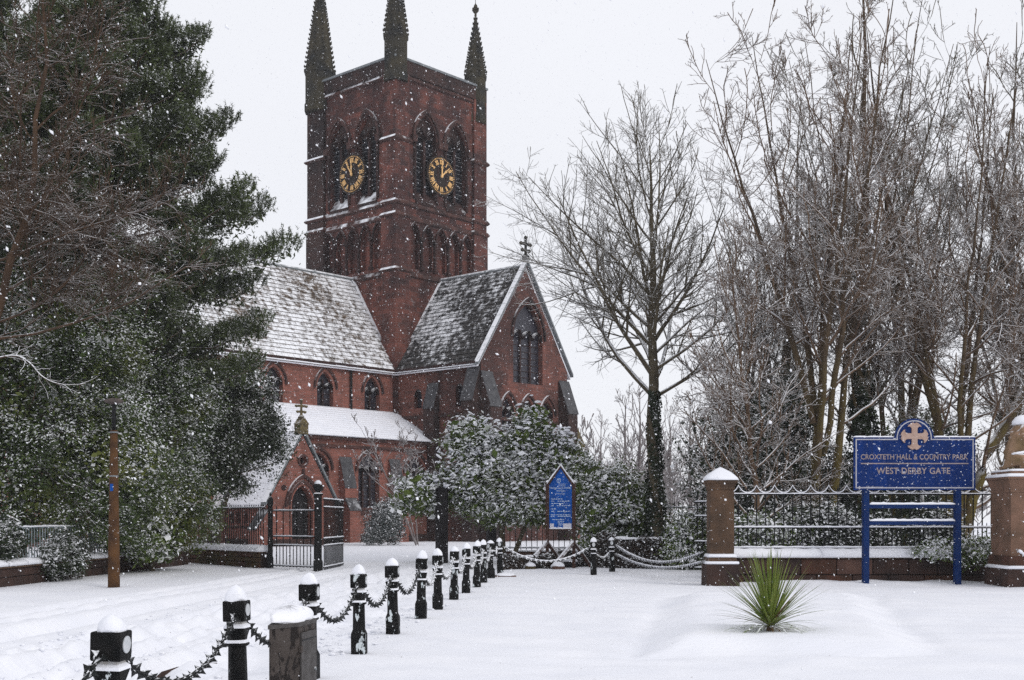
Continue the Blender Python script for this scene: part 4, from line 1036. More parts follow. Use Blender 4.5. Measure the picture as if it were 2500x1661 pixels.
# emblem: a cross whose arms end in paired scrolls
ez = zat(1006, SGY); arm = 0.345
def em_arm(ang):
    pts = [(-0.075, 0.0), (-0.075, 0.19), (-0.10, 0.235), (-0.135, 0.245), (-0.175, 0.235), (-0.165, 0.275), (-0.125, 0.305), (-0.10, 0.33), (-0.045, 0.352), (0, 0.325),
           (0.045, 0.352), (0.10, 0.33), (0.125, 0.305), (0.165, 0.275), (0.175, 0.235), (0.135, 0.245), (0.10, 0.235), (0.075, 0.19), (0.075, 0.0)]
    c, s = math.cos(ang), math.sin(ang); return [(x*c-z*s, x*s+z*c) for x, z in pts]
for k in range(4):
    ap = em_arm(k*math.pi/2)
    o = MB().prism([(x, ez+z) for x, z in ap], 'y', -0.075+0.0006*k, -0.032).obj('emblem_arm', M['emblem'], sign)
    bevel(o, 0.008, 1)
def text(s, parent, mat, loc, width, height, name='lettering', bold=0.0, rot=(math.pi/2, 0, 0), space=1.0):
    cu = bpy.data.curves.new(name, 'FONT'); cu.body = s; cu.size = 1.0; cu.offset = bold; cu.extrude = 0.0; cu.align_x = 'CENTER'; cu.space_character = space
    cu.resolution_u = 3
    tmp = bpy.data.objects.new('tmp_text', cu); C.objects.link(tmp)
    bpy.context.view_layer.update()
    me = bpy.data.meshes.new_from_object(tmp.evaluated_get(bpy.context.evaluated_depsgraph_get()))
    bpy.data.objects.remove(tmp); bpy.data.curves.remove(cu)
    co = np.empty(len(me.vertices)*3, dtype=np.float32); me.vertices.foreach_get('co', co); co = co.reshape(-1, 3)
    w = np.ptp(co[:, 0]); h = np.ptp(co[:, 1]) or 1
    co[:, 0] = (co[:, 0]-co[:, 0].min()-w/2)*width/w; co[:, 1] = (co[:, 1]-co[:, 1].min())*height/h
    me.vertices.foreach_set('co', co.ravel()); me.materials.clear(); me.materials.append(mat); me.update()
    return link_mesh(name, me, parent, loc, rot)
text('CROXTETH HALL & COUNTRY PARK', sign, M['sign_text'], (at(2106.5, SGY)[0]-sxc, -0.036, zat(1059.5, SGY)), 247*sk, 0.135, bold=0.012)
text('WEST DERBY GATE', sign, M['sign_text'], (at(2104, SGY)[0]-sxc, -0.036, zat(1093, SGY)), 170*sk, 0.165, bold=0.016, space=1.05)
text('City of Liverpool', sign, M['sign_line'], (at(2014, SGY)[0]-sxc, -0.036, zat(1127, SGY)), 0.42, 0.075)
MB().prism([(-1.40+0.03*math.cos(i*0.785), zat(1124.5, SGY)+0.045*math.sin(i*0.785)) for i in range(8)], 'y', -0.036, -0.032).obj('crest', M['sign_line'], sign)
for xd in (1996.5, 2208.5):
    x = at(xd, SGY)[0]-sxc
    o = MB().box(x-0.075, x+0.075, 0.032, 0.17, -0.5, sz0+0.6).obj('post', M['rail_blue'], sign); bevel(o, 0.012)
    o = MB().box(x-0.074, x+0.074, -0.028, 0.031, -0.5, sz0-0.004).obj('post', M['rail_blue'], sign); bevel(o, 0.012)
pxa, pxb = at(1996.5, SGY)[0]-sxc+0.076, at(2208.5, SGY)[0]-sxc-0.076
def snow_strip(parent, x0, x1, y0, y1, z, h, n=24, seed=1, mat=None, name='snow', along='x'):
    r = random.Random(seed); R = []
    for i in range(n+1):
        t = i/n; x = x0+(x1-x0)*t; hh = h*(0.75+0.5*r.random())*(1 if 0 < i < n else 0.5); m = (y0+y1)/2; w = (y1-y0)/2
        prof = [(-w, -0.003), (-w*1.02, hh*0.55), (-w*0.6, hh), (w*0.6, hh), (w*1.02, hh*0.55), (w, -0.003)]
        R.append([(x, m+a, z+b) if along == 'x' else (m+a, x, z+b) for a, b in prof])
    return MB().stack(R).obj(name, mat or M['snow_cap'], parent, True)
for zc in (zat(1167.5, SGY), zat(1205.5, SGY)):
    o = MB().box(pxa, pxb, -0.02, 0.06, zc-0.05, zc+0.05).obj('cross_rail', M['rail_blue'], sign)
    snow_strip(o, pxa+0.01, pxb-0.01, -0.025, 0.065, zc+0.05, 0.055, 30, int(zc*10))
for a, b in ((sx0-sxc, -0.52), (0.52, sx1-sxc)): snow_strip(sign, a-0.01, b, -0.035, 0.035, sz1, 0.03, 18, 5)

# ------------------------------------------------------------------ park wall, piers and railings
WY = 33.0
wx0, wx1 = pier_l.x+0.42, 13.1
pw = thing('park_wall', 'low dark stone wall with snowy coping below the park railings', 'wall', ((wx0+wx1)/2, WY, 0))
wc = (wx0+wx1)/2
MB().box(wx0-wc, wx1-wc, -0.20, 0.22, -0.4, 0.62).obj('wall_core', M['mortar'], pw)
def block(parent, x0, x1, y0, y1, z0, z1, mat, b=0.02):
    o = MB().box(x0+0.008, x1-0.008, y0, y1, z0+0.008, z1-0.008).obj('stone_block', mat, parent); bevel(o, b, 2); return o
edges = [wx0-wc]
while edges[-1] < wx1-wc-0.5: edges.append(edges[-1]+rnd.choice((0.75, 0.95, 1.15, 0.6)))
edges[-1] = wx1-wc
for i in range(len(edges)-1):
    xm = wc+(edges[i]+edges[i+1])/2
    m = M['wall_brown'] if at(1905, WY)[0] < xm < at(1985, WY)[0] else M['wall_dark'] if rnd.random() < 0.7 else M['wall_red']
    block(pw, edges[i], edges[i+1], -0.25-0.02*rnd.random(), -0.19, 0.20, 0.63, m, 0.03)
e2 = [wx0-wc, *[e+0.4 for e in edges[:-1] if e+0.4 < wx1-wc-0.3], wx1-wc]
for i in range(len(e2)-1): block(pw, e2[i], e2[i+1], -0.28-0.02*rnd.random(), -0.19, -0.4, 0.20, M['wall_dark'] if i % 3 else M['wall_red'], 0.03)
k = wx0-wc
while k < wx1-wc-0.2:
    k2 = min(k+1.22, wx1-wc)
    o = MB().prism([(-0.33, 0.64), (0.3, 0.64), (0.3, 0.72), (0.1, 0.86), (-0.1, 0.86), (-0.33, 0.70)], 'x', k+0.006, k2-0.006).obj('coping_stone', M['pier_stone'], pw)
    mb = MB(); R = []
    for i in range(9):
        x = k+0.002+(k2-k-0.004)*i/8; j = rnd.uniform(-0.012, 0.012)
        R.append([(x, a, b+j*(0 if b < 0.66 else 1)) for a, b in ((-0.335, 0.655), (-0.36, 0.74), (-0.13, 0.895), (0.12, 0.895), (0.32, 0.75))])
    mb.stack(R); mb.obj('snow', M['snow_cap'], o, True)
    k = k2
# railing
fr = thing('park_railing', 'ornate black iron railings with snowy scrolls on the low park wall', 'railing', (wc, WY, 0.86))
rz_b, rz_m, rz_t = 0.04, 0.58, 1.47
tall_me = MB().box(-0.014, 0.014, -0.014, 0.014, -0.1, 1.48).mesh('bar', M['iron'])
dog_me = MB().box(-0.011, 0.011, -0.011, 0.011, -0.1, 0.60).mesh('bar', M['iron'])
mb = MB(); mb.lathe([(0.010, 0.0), (0.022, 0.035), (0.012, 0.06), (0.030, 0.10), (0.016, 0.16), (0.002, 0.25)], n=6)
for sg in (-1, 1): mb.tube([(0, 0, 0.07), (sg*0.045, 0, 0.10), (sg*0.085, 0, 0.16), (sg*0.07, 0, 0.20)], [0.012, 0.012, 0.012, 0.005], 5)
fleur_me = mb.mesh('finial', M['iron'])
dogtip_me = MB().lathe([(0.009, 0), (0.02, 0.03), (0.008, 0.05), (0.016, 0.07), (0.002, 0.12)], n=6).mesh('finial', M['iron'])
mb = MB(); pts = []
for i in range(9):
    t = i/8; pts.append((0.24*t, 0, 0.02+0.19*(1-t)**2.6))
mb.tube(pts, 0.011, 5); sc_me = mb.mesh('scroll', M['iron'])
mb = MB(); R = []
for i in range(9):
    t = i/8; x = 0.24*t; z = 0.032+0.19*(1-t)**2.6; w = 0.016
    R.append([(x, -w, z-0.004), (x, -w*0.8, z+0.026), (x, w*0.8, z+0.026), (x, w, z-0.004)])
sn_me = mb.stack(R).mesh('snow', M['snow_cap'], True)
nb = int((wx1-wx0)/0.24); x = wx0-wc+0.06
for i in range(nb):
    xx = x+0.24*i
    b = link_mesh('bar', tall_me, fr, (xx, 0, 0))
    if i % 2 == 0: link_mesh('finial', fleur_me, b, (0, 0, 1.47))
    else:
        link_mesh('finial', dogtip_me, b, (0, 0, 1.62))
        for sg in (1, -1):
            s_ = link_mesh('scroll', sc_me, fr, (xx, 0, 1.48)); s_.scale = (sg, 1, 1)
            s2 = link_mesh('snow', sn_me, s_)
        MB_post = None
    d = link_mesh('bar', dog_me, fr, (xx+0.12, 0, 0)); link_mesh('finial', dogtip_me, d, (0, 0, 0.60))
for z, h in ((rz_b, 0.03), (rz_m, 0.03), (rz_t, 0.035)):
    o = MB().box(wx0-wc, wx1-wc, -0.022, 0.022, z-h/2, z+h/2).obj('rail', M['iron'], fr)
    snow_strip(o, wx0-wc+0.02, wx1-wc-0.02, -0.024, 0.024, z+h/2, 0.022 if z > 1 else 0.04, 90, int(z*100))
# left pier
def pyramid_snow(w, h, parent, z, seed):
    mb = MB(); R = []
    for k in range(9):
        t = k/8; s = w*(1-t**1.35)+0.03
        R.append([(x*(1+0.015*math.sin(5*k+j+seed)), y, z+h*t**0.85) for j, (x, y, _) in enumerate(sq(s, 0, s*0.10+0.02*t))])
    return mb.stack(R).obj('snow_cap', M['snow_cap'], parent, True)
pr = thing('gate_pier', 'square brown stone pier with pointed snow cap left of the railings', 'pier', (pier_l.x, pier_l.y, 0))
def sbox(w0, z0, w1, z1, nm, mat, parent, b=0.015):
    o = MB().stack([sq(w0, z0, 0.002), sq(w1, z1, 0.002)]).obj(nm, mat, parent); bevel(o, b); return o
sbox(0.86, -0.4, 0.82, 0.55, 'plinth', M['wall_dark'], pr, 0.03); sbox(0.80, 0.553, 0.66, 0.72, 'plinth_moulding', M['pier_stone'], pr)
sbox(0.60, 0.722, 0.60, 2.42, 'shaft', M['pier_stone'], pr)
sbox(0.64, 2.421, 0.64, 2.47, 'cap_moulding', M['pier_stone'], pr); sbox(0.62, 2.472, 0.72, 2.58, 'cap_moulding', M['pier_stone'], pr); sbox(0.76, 2.582, 0.76, 2.66, 'cap', M['pier_stone'], pr)
pyramid_snow(0.80, 0.34, pr, 2.658, 1)
for a, b, z in ((0.72, 0.70, 0.72), (0.83, 0.80, 0.55)):
    MB().stack([sq(a, z-0.01, 0.02), sq(a-0.01, z+0.05, 0.03), sq(0.62, z+0.075, 0.02)]).obj('snow', M['snow_cap'], pr, True)
# lion pier
LX, LY = 12.92, 31.2
lp = thing('lion_pier', 'broad pale sandstone pier carrying the stone lion at the right edge', 'pier', (LX, LY, 0))
sbox(1.55, -0.5, 1.50, 0.45, 'plinth', M['wall_dark'], lp, 0.04); sbox(1.42, 0.452, 1.36, 0.75, 'plinth_step', M['wall_red'], lp, 0.04)
sbox(1.26, 0.752, 1.26, 2.33, 'shaft', M['lion_pier_stone'], lp); sbox(1.28, 2.332, 1.28, 2.40, 'cap_moulding', M['lion_pier_stone'], lp)
sbox(1.26, 2.402, 1.44, 2.66, 'cap_moulding', M['lion_pier_stone'], lp); sbox(1.50, 2.662, 1.50, 2.72, 'cap', M['lion_pier_stone'], lp)
MB().stack([sq(1.51, 2.719, 0.04), sq(1.50, 2.76, 0.05), sq(1.36, 2.80, 0.05)]).obj('snow', M['snow_cap'], lp, True)
o = MB().stack([sq(1.30, 2.79, 0.02), sq(1.28, 2.86, 0.02)]).obj('cap', M['lion_pier_stone'], lp)
MB().stack([sq(1.30, 2.858, 0.04), sq(1.26, 2.90, 0.06), sq(1.0, 2.92, 0.1)]).obj('snow', M['snow_cap'], lp, True)
MB().stack([sq(1.52, 0.446, 0.04), sq(1.49, 0.51, 0.05), sq(1.38, 0.53, 0.05)]).obj('snow', M['snow_cap'], lp, True)
for y0_, x0_, x1_, z_, nm_, al in ((-0.36, -26.0, -0.2, NZ-0.30, nr_[0], 'x'), (-0.36, -TL+0.2, -0.3, NZ-0.30, tr_[0], 'y'), (-AD-0.36, -26.0, -0.1, AZ0+0.10, church, 'x')):
    snow_strip(nm_, x0_, x1_, y0_-0.08, y0_+0.16, z_, 0.10, 60, int(-x0_*7), name='eaves_snow', along=al)
# ------------------------------------------------------------------ stone lion
lion = thing('stone_lion', 'weathered seated stone lion with snowy mane on the right pier', 'statue', (LX-0.12, LY, 2.9))
def skin_body(name, verts, edges, radii, mat, parent, sub=2):
    me = bpy.data.meshes.new(name); me.from_pydata(verts, edges, [])
    o = link_mesh(name, me, parent); me.materials.append(mat)
    m = o.modifiers.new('skin', 'SKIN'); m.use_smooth_shade = True
    sv = me.skin_vertices[0].data
    for i, r in enumerate(radii): sv[i].radius = (r, r)
    sv[0].use_root = True
    s = o.modifiers.new('sub', 'SUBSURF'); s.levels = sub; s.render_levels = sub
    return o
lv = [(-0.22, 0, 0.20), (-0.20, 0, 0.42), (-0.10, 0, 0.68), (-0.03, 0, 0.92), (0.10, 0, 1.10), (0.34, 0, 1.02), (0.50, 0, 0.95),
      (0.10, -0.17, 0.60), (0.30, -0.18, 0.38), (0.38, -0.18, 0.08), (0.48, -0.18, 0.04), (0.10, 0.17, 0.60), (0.30, 0.18, 0.38), (0.38, 0.18, 0.08), (0.48, 0.18, 0.04),
      (-0.02, -0.24, 0.28), (0.02, -0.27, 0.07), (0.20, -0.27, 0.04), (-0.02, 0.24, 0.28), (0.02, 0.27, 0.07), (0.20, 0.27, 0.04), (-0.42, 0.05, 0.08), (-0.40, 0.3, 0.06)]
le = [(0,1), (1,2), (2,3), (3,4), (4,5), (5,6), (2,7), (7,8), (8,9), (9,10), (2,11), (11,12), (12,13), (13,14), (0,15), (15,16), (16,17), (0,18), (18,19), (19,20), (0,21), (21,22)]
lr = [0.23, 0.19, 0.23, 0.25, 0.22, 0.15, 0.10, 0.11, 0.085, 0.075, 0.07, 0.11, 0.085, 0.075, 0.07, 0.16, 0.09, 0.06, 0.16, 0.09, 0.06, 0.06, 0.05]
skin_body('body', lv, le, lr, M['lion_stone'], lion)
# mane: an egg-shaped mass cut into long wavy locks
mb = MB(); R = []; nR, nS = 22, 40
for k in range(nR):
    t = k/(nR-1); zz = 0.52+0.80*t; pr_ = math.sin(math.pi*(0.10+0.83*t))**0.6
    ring = []
    for i in range(nS):
        a_ = 2*math.pi*i/nS
        wv = 0.5+0.5*math.sin(a_*9+2.2*math.sin(t*9+a_*2)); tuft = 0.5+0.5*math.sin(t*26+3*math.sin(a_*4))
        rr_ = 0.31*pr_*(0.86+0.20*wv*wv+0.14*tuft)
        ring.append((-0.03+0.14*t+rr_*0.92*math.cos(a_), rr_*math.sin(a_), zz))
    R.append(ring)
mb.stack(R)
mane = mb.obj('mane', M['lion_stone'], lion, True)
mb = MB(); mb.lathe([(0.27, 1.14), (0.28, 1.22), (0.20, 1.33), (0.10, 1.38), (0.02, 1.39)], (0.06, 0, 0), 11, sy=0.9); mb.obj('snow', M['snow_cap'], mane, True)
mb = MB(); mb.lathe([(0.03, 0), (0.035, 0.05), (0.02, 0.08)], (0.36, 0.07, 1.13), 7); mb.obj('eye', M['lion_stone'], lion); mb = MB(); mb.lathe([(0.03, 0), (0.035, 0.05), (0.02, 0.08)], (0.36, -0.07, 1.13), 7); mb.obj('eye', M['lion_stone'], lion)
mb = MB(); mb.tube([(-0.32, -0.2, 0.40), (-0.18, -0.25, 0.42), (-0.02, -0.27, 0.45), (0.06, -0.24, 0.44)], [0.02, 0.035, 0.03, 0.015], 7); mb.obj('snow', M['snow_cap'], lion, True)
# spiked chain hanging from the lion pier
chain((12.35, 30.35, 0.92), (13.4, 29.6, 0.30), 0.12, 'snow laden chain slung from the lion pier at the right edge', link_snow_me, snow=0.035)

# ------------------------------------------------------------------ railing panels, gates, posts
spear_me = MB().lathe([(0.009, -0.01), (0.022, 0.03), (0.002, 0.12)], n=6).mesh('finial', M['iron'])
def iron_panel(name, label, cat, a, b, z_bot, rails, bar_z, n, r=0.012, tips=True, mat='iron', snow=True, knobs=None, group=None, top_of=None, half=None):
    a, b = Vector(a), Vector(b); d = b-a; L = math.hypot(d.x, d.y); rz = math.atan2(d.y, d.x)
    p = thing(name, label, cat, tuple(a), rz, group)
    bm_ = MB().box(-r, r, -r, r, bar_z[0], bar_z[1]).mesh('bar', M[mat])
    hb = MB().box(-r*0.8, r*0.8, -r*0.8, r*0.8, bar_z[0], half).mesh('bar', M[mat]) if half else None
    kn = MB().lathe([(r, -0.04), (r*2.3, 0), (r, 0.04)], n=6).mesh('knob', M[mat]) if knobs else None
    for i in range(n):
        x = L*(i+0.5)/n
        o = link_mesh('bar', bm_, p, (x, 0, 0))
        if tips: link_mesh('finial', spear_me, o, (0, 0, bar_z[1]))
        if knobs and i % 2 == 0: link_mesh('knob', kn, o, (0, 0, knobs))
        if hb: link_mesh('bar', hb, p, (x+L/n/2, 0, 0))
    for k, z in enumerate(rails):
        o = MB().box(0, L, -r*1.5, r*1.5, z-0.018, z+0.018).obj('rail', M[mat], p)
        if snow: snow_strip(o, 0.02, L-0.02, -r*1.7, r*1.7, z+0.018, 0.035, int(L*7)+4, k+int(L*31))
    return p, L
lw_a, lw_b = (-12.75, 28.5), (-12.2, 46.0)
def stone_wall(name, label, a, b, h, th, courses, bl, mats, cop=0.10, snow_h=0.14):
    a, b = Vector((*a, 0)), Vector((*b, 0)); d = b-a; L = d.length; rz = math.atan2(d.y, d.x)
    w = thing(name, label, 'wall', tuple(a), rz)
    MB().box(0.01, L-0.01, -th/2+0.04, th/2-0.04, -0.4, h-0.01).obj('wall_core', M['mortar'], w)
    ch = h/courses
    for c in range(courses):
        x = 0.0; first = True
        while x < L-0.05:
            w_ = bl*rnd.uniform(0.7, 1.3)*(0.5 if first and c % 2 else 1); first = False
            x1 = min(L, x+w_); x1 = L if L-x1 < bl*0.3 else x1
            e = rnd.uniform(0, 0.02)
            for sg in (-1, 1):
                if sg == 1 and name != 'roadside_wall': continue
                y0, y1 = (-th/2-e, -th/2+0.05) if sg < 0 else (th/2-0.05, th/2+e)
                block(w, x, x1, y0, y1, -0.35 if c == 0 else ch*c, ch*(c+1), M[rnd.choice(mats)], 0.02)
            x = x1
    x = 0.0
    while x < L-0.05:
        x1 = min(L, x+1.1); x1 = L if L-x1 < 0.4 else x1
        o = MB().prism([(-th/2-0.06, h), (th/2+0.06, h), (th/2+0.05, h+cop*0.7), (0, h+cop), (-th/2-0.05, h+cop*0.7)], 'x', x+0.005, x1-0.005).obj('coping_stone', M['pier_stone'], w)
        n_ = 7; R = []
        for i in range(n_+1):
            xx = x+0.001+(x1-x-0.002)*i/n_; j = rnd.uniform(0.85, 1.15); q_ = th/2+0.07
            R.append([(xx, -q_, h+cop*0.45), (xx, -q_*1.0, h+cop*0.5+snow_h*0.55*j), (xx, -q_*0.5, h+cop*0.6+snow_h*j), (xx, q_*0.5, h+cop*0.6+snow_h*j), (xx, q_, h+cop*0.5+snow_h*0.5*j), (xx, q_, h+cop*0.45)])
        MB().stack(R).obj('snow', M['snow_cap'], o, True); x = x1
    return w, rz, L
stone_wall('roadside_wall', 'low dark roadside wall under the left shrubbery', lw_a, lw_b, 0.46, 0.4, 2, 0.8, ['wall_dark'])
iron_panel('roadside_railing', 'frosted pale railings on the roadside wall at far left', 'railing', (*lw_a, 0.52), (*lw_b, 0.52), 0, (0.08, 0.93), (0.0, 1.0), 100, 0.011, False, 'iron_green')
stone_wall('churchyard_wall', 'low mossy churchyard wall left of the small gate', (-12.35, 47.9), (-8.55, 43.05), 0.50, 0.45, 3, 0.62, ['wall_moss', 'wall_moss', 'wall_red'], 0.08, 0.20)
iron_panel('churchyard_railing', 'plain black railings on the mossy churchyard wall', 'railing', (-12.35, 47.9, 0.55), (-8.6, 43.1, 0.55), 0, (0.10, 1.52), (0.0, 1.62), 34, 0.013, False)
def gate_post(name, label, loc, w, h, ball):
    p = thing(name, label, 'gate post', loc, 0.2)
    MB().stack([sq(w*1.25, -0.3, 0.02), sq(w*1.25, 0.35, 0.02), sq(w, 0.42, 0.02), sq(w, h-0.3, 0.02)]).obj('shaft', M['iron'], p)
    if ball:
        MB().stack([sq(w*1.25, h-0.30, 0.03), sq(w*1.3, h-0.25, 0.03), sq(w*0.9, h-0.22, 0.03)]).obj('collar', M['iron'], p)
        MB().lathe([(0.05, h-0.24), (0.09, h-0.18), (0.145, h-0.08), (0.15, h), (0.12, h+0.08), (0.03, h+0.13)], n=12).obj('ball_finial', M['iron'], p, True)
        MB().lathe([(0.125, h+0.07), (0.11, h+0.14), (0.05, h+0.19), (0.01, h+0.20)], n=10).obj('snow_cap', M['snow_cap'], p, True)
    else:
        MB().stack([sq(w*0.8, h-0.30, 0.03), sq(w*1.2, h-0.24, 0.03), sq(w*1.2, h-0.05, 0.03), sq(w*0.7, h+0.03, 0.03), sq(w*0.25, h+0.08, 0.01)]).obj('lantern_finial', M['iron'], p)
        MB().lathe([(0.02, h+0.07), (0.045, h+0.12), (0.01, h+0.2)], n=7).obj('knob', M['iron'], p)
    return p
gp1, gp2 = gl(at(623, 42.9)), gl(at(733, 41.2))
gate_post('gate_post', 'slimmer iron gate post at the end of the mossy wall', gp1, 0.17, 2.42, False)
gate_post('gate_post', 'taller iron gate post with snow capped ball between the gates', gp2, 0.24, 2.85, True)
d = (Vector(gp2)-Vector(gp1)).normalized()
iron_panel('small_gate', 'closed small iron gate with knobbed bars before the porch', 'gate', Vector(gp1)+d*0.16, Vector(gp2)-d*0.2, 0, (0.10, 0.80, 1.10, 1.98), (0.06, 2.05), 6, 0.013, True, 'iron', True, 0.45, half=0.80)
iron_panel('large_gate', 'tall iron gate leaf standing open, seen edge on', 'gate', (gp2[0]+0.17, gp2[1]+0.1, gp2[2]), (gp2[0]+0.30, 45.2, gp2[2]), 0, (0.14, 0.86, 1.10, 2.15, 2.42), (0.06, 2.48), 18, 0.014, False, 'iron', True)
def timber_post(loc, w, h, label):
    p = thing('timber_post', label, 'post', loc, 0.35, 'black timber posts by the churchyard entrance')
    o = MB().stack([sq(w, -0.3, 0.03), sq(w, h, 0.03)]).obj('shaft', M['black_timber'], p)
    for k in range(3):
        MB().box(-w/2+0.02+k*(w-0.04)/3+0.01, -w/2+0.02+(k+1)*(w-0.04)/3-0.01, -w/2-0.012, -w/2+0.002, 0.1, h-0.1).obj('board', M['black_timber'], p)
    MB().stack([sq(w*1.1, h+0.001, 0.02), sq(w*1.1, h+0.06, 0.02), sq(w*0.3, h+0.14, 0.01)]).obj('cap', M['black_timber'], p)
    return p
timber_post(gl(at(1018, 47.0)), 0.40, 2.75, 'nearer black timber post behind the bollard row')
timber_post(gl(at(1132, 54.0)), 0.37, 2.75, 'farther black timber post beside the church path railings')
# rails and low kerb in front of the church, right of the farther post
cr0, cr1 = gl((-0.65, 52.0)), gl((3.2, 51.5))
stone_wall('church_path_kerb', 'low stone kerb under the path railings before the church', cr0[:2], cr1[:2], 0.30, 0.35, 1, 0.9, ['wall_brown', 'wall_dark'], 0.05, 0.05)
iron_panel('church_path_railing', 'black path railings behind the snowy laurel and notice board', 'railing', (cr0[0], cr0[1], 0.36), (cr1[0], cr1[1], 0.36), 0, (0.10, 1.5), (0.0, 1.58), 17, 0.014)
iron_panel('park_edge_railing', 'plain black railings behind the hedge beside the ivy tree', 'railing', gl((3.9, 46.3)), gl((8.6, 45.6)), 0, (0.5, 2.08), (0.2, 2.2), 30, 0.013)
iron_panel('side_gate', 'narrow iron side gate ajar, left of the stone pier', 'gate', gl((5.78, 39.3)), gl((6.9, 37.6)), 0, (0.12, 0.95, 1.75, 2.2), (0.05, 2.45), 8, 0.014, True)
# ------------------------------------------------------------------ notice board
NY = 42.0; nk = K*NY/F
nb_ = thing('notice_board', 'blue church notice board with snowy pointed top on brown props', 'notice board', (at(1292, NY)[0], NY, 0), math.radians(-4))
hw = 0.385; z0, z1, za = zat(1219, NY), zat(1119, NY), zat(1079, NY)
MB().prism([(-hw, z0), (hw, z0), (hw, z1), (0, za), (-hw, z1)], 'y', -0.03, 0.03).obj('board', M['notice_blue'], nb_)
for sg in (-1, 1):
    MB().prism([(sg*(hw+0.002), z1), (sg*0.0, za+0.002), (0, za+0.11), (sg*(hw+0.05), z1+0.065)], 'y', -0.07, 0.05).obj('gable_board', M['brown_timber'], nb_)
    mb = MB(); R = []
    for i in range(9):
        t = i/8; x = sg*(hw+0.08)*(1-t); zz = z1+0.04+(za+0.085-z1-0.04)*t; h_ = 0.055+0.015*math.sin(7*t+sg)
        R.append([(x, -0.09, zz-0.005), (x, -0.09, zz+h_*0.8), (x, -0.02, zz+h_*1.2), (x, 0.06, zz+h_*0.7), (x, 0.06, zz-0.005)])
    mb.stack(R); mb.obj('snow', M['snow_cap'], nb_, True)
    x = sg*(hw+0.065)
    po = MB().stack([[(x+a, b, z) for a, b in ((-0.055, -0.06), (0.055, -0.06), (0.055, 0.06), (-0.055, 0.06))] for z in (-0.3, zat(1112, NY))]).obj('post', M['brown_timber'], nb_)
    dome(0.115, 0.075, 40+sg).obj('snow_cap', M['snow_cap'], po, True).location = (x, 0, zat(1112, NY))
    zt_ = zat(1252, NY)
    for (ox, oy, zf) in ((-0.72, -0.85, 0.02), (0.58, 0.55, 0.02)):
        a, b = Vector((x, -0.06 if oy < 0 else 0.06, zt_)), Vector((x+ox, oy, zf))
        mb = MB(); mb.tube([a, b], 0.06, 4); pp = mb.obj('prop', M['brown_timber'], nb_)
        R = []; mb = MB(); n_ = 10
        for i in range(n_+1):
            p = a.lerp(b, i/n_)+Vector((0, 0, 0.045)); w_ = 0.06*(0.85+0.3*rnd.random())
            R.append([(p.x-0.02, p.y-w_, p.z-0.01), (p.x-0.03, p.y-w_*0.8, p.z+0.06), (p.x+0.02, p.y+w_*0.8, p.z+0.06), (p.x+0.03, p.y+w_, p.z-0.01)])
        mb.stack(R); mb.obj('snow', M['snow_cap'], pp, True)
text('The Parish Church of St Mary', nb_, M['notice_text'], (0, -0.034, zat(1128, NY)), 0.70, 0.075, bold=0.012)
text('West Derby', nb_, M['notice_text'], (0.0, -0.034, zat(1134.2, NY)), 0.28, 0.07, bold=0.012)
text('Welcomes you', nb_, M['notice_text'], (0.0, -0.034, zat(1140.5, NY)), 0.30, 0.06)
text('THE CHURCH', nb_, M['notice_text'], (0.04, -0.034, zat(1117.5, NY)), 0.24, 0.04); text('OF ENGLAND', nb_, M['notice_text'], (0.04, -0.034, zat(1121.3, NY)), 0.24, 0.04)
mb = MB(); c_z = zat(1108, NY); ring = []
for i in range(20):
    a0, a1 = 2*math.pi*i/20, 2*math.pi*(i+1)/20
    if 1.45 < a0 < 1.75: continue
    mb.add([(-0.06+r_*math.cos(a), -0.034, c_z+r_*1.25*math.sin(a)) for a in (a0, a1) for r_ in (0.055, 0.068)], [(0,1,3,2)])
mb.box(-0.066, -0.054, -0.035, -0.0335, c_z-0.07, c_z+0.075); mb.box(-0.115, -0.005, -0.0352, -0.0337, c_z+0.02, c_z+0.032)
mb.obj('emblem', M['notice_text'], nb_)
mb = MB(); rr = random.Random(3)
for yd, x0, x1 in ((1150.5, -0.31, 0.06), (1155.5, -0.31, 0.30), (1160.8, -0.31, 0.12), (1166, -0.31, 0.32), (1173.5, -0.31, -0.15), (1179, -0.31, 0.28), (1187, -0.33, 0.32), (1190.5, -0.33, 0.33), (1198, -0.28, 0.12), (1202, -0.2, 0.12), (1206, -0.18, 0.1), (1210, -0.18, 0.08)):
    x = x0; z = zat(yd, NY)
    while x < x1:
        w_ = rr.uniform(0.03, 0.09)
        if not (-0.22 < x < -0.17): mb.add([(x, -0.034, z-0.011), (min(x1, x+w_), -0.034, z-0.011), (min(x1, x+w_), -0.034, z+0.013), (x, -0.034, z+0.013)], [(0,1,2,3)])
        x += w_+0.022
tag(mb.obj('text_lines', M['notice_text'], nb_), kind='stuff')
MB().box(-0.36, -0.225, -0.037, -0.031, zat(1219, NY)+0.04, zat(1207, NY)).obj('notice_paper', M['paper'], nb_)
MB().box(0.09, 0.365, -0.037, -0.031, zat(1219, NY)+0.04, zat(1207, NY)).obj('notice_paper', M['paper'], nb_)
MB().box(-hw-0.01, hw+0.01, -0.07, 0.05, z0-0.045, z0-0.002).obj('ledge', M['brown_timber'], nb_)
snow_strip(nb_, -hw, hw, -0.075, -0.032, z0-0.003, 0.05, 12, 9)
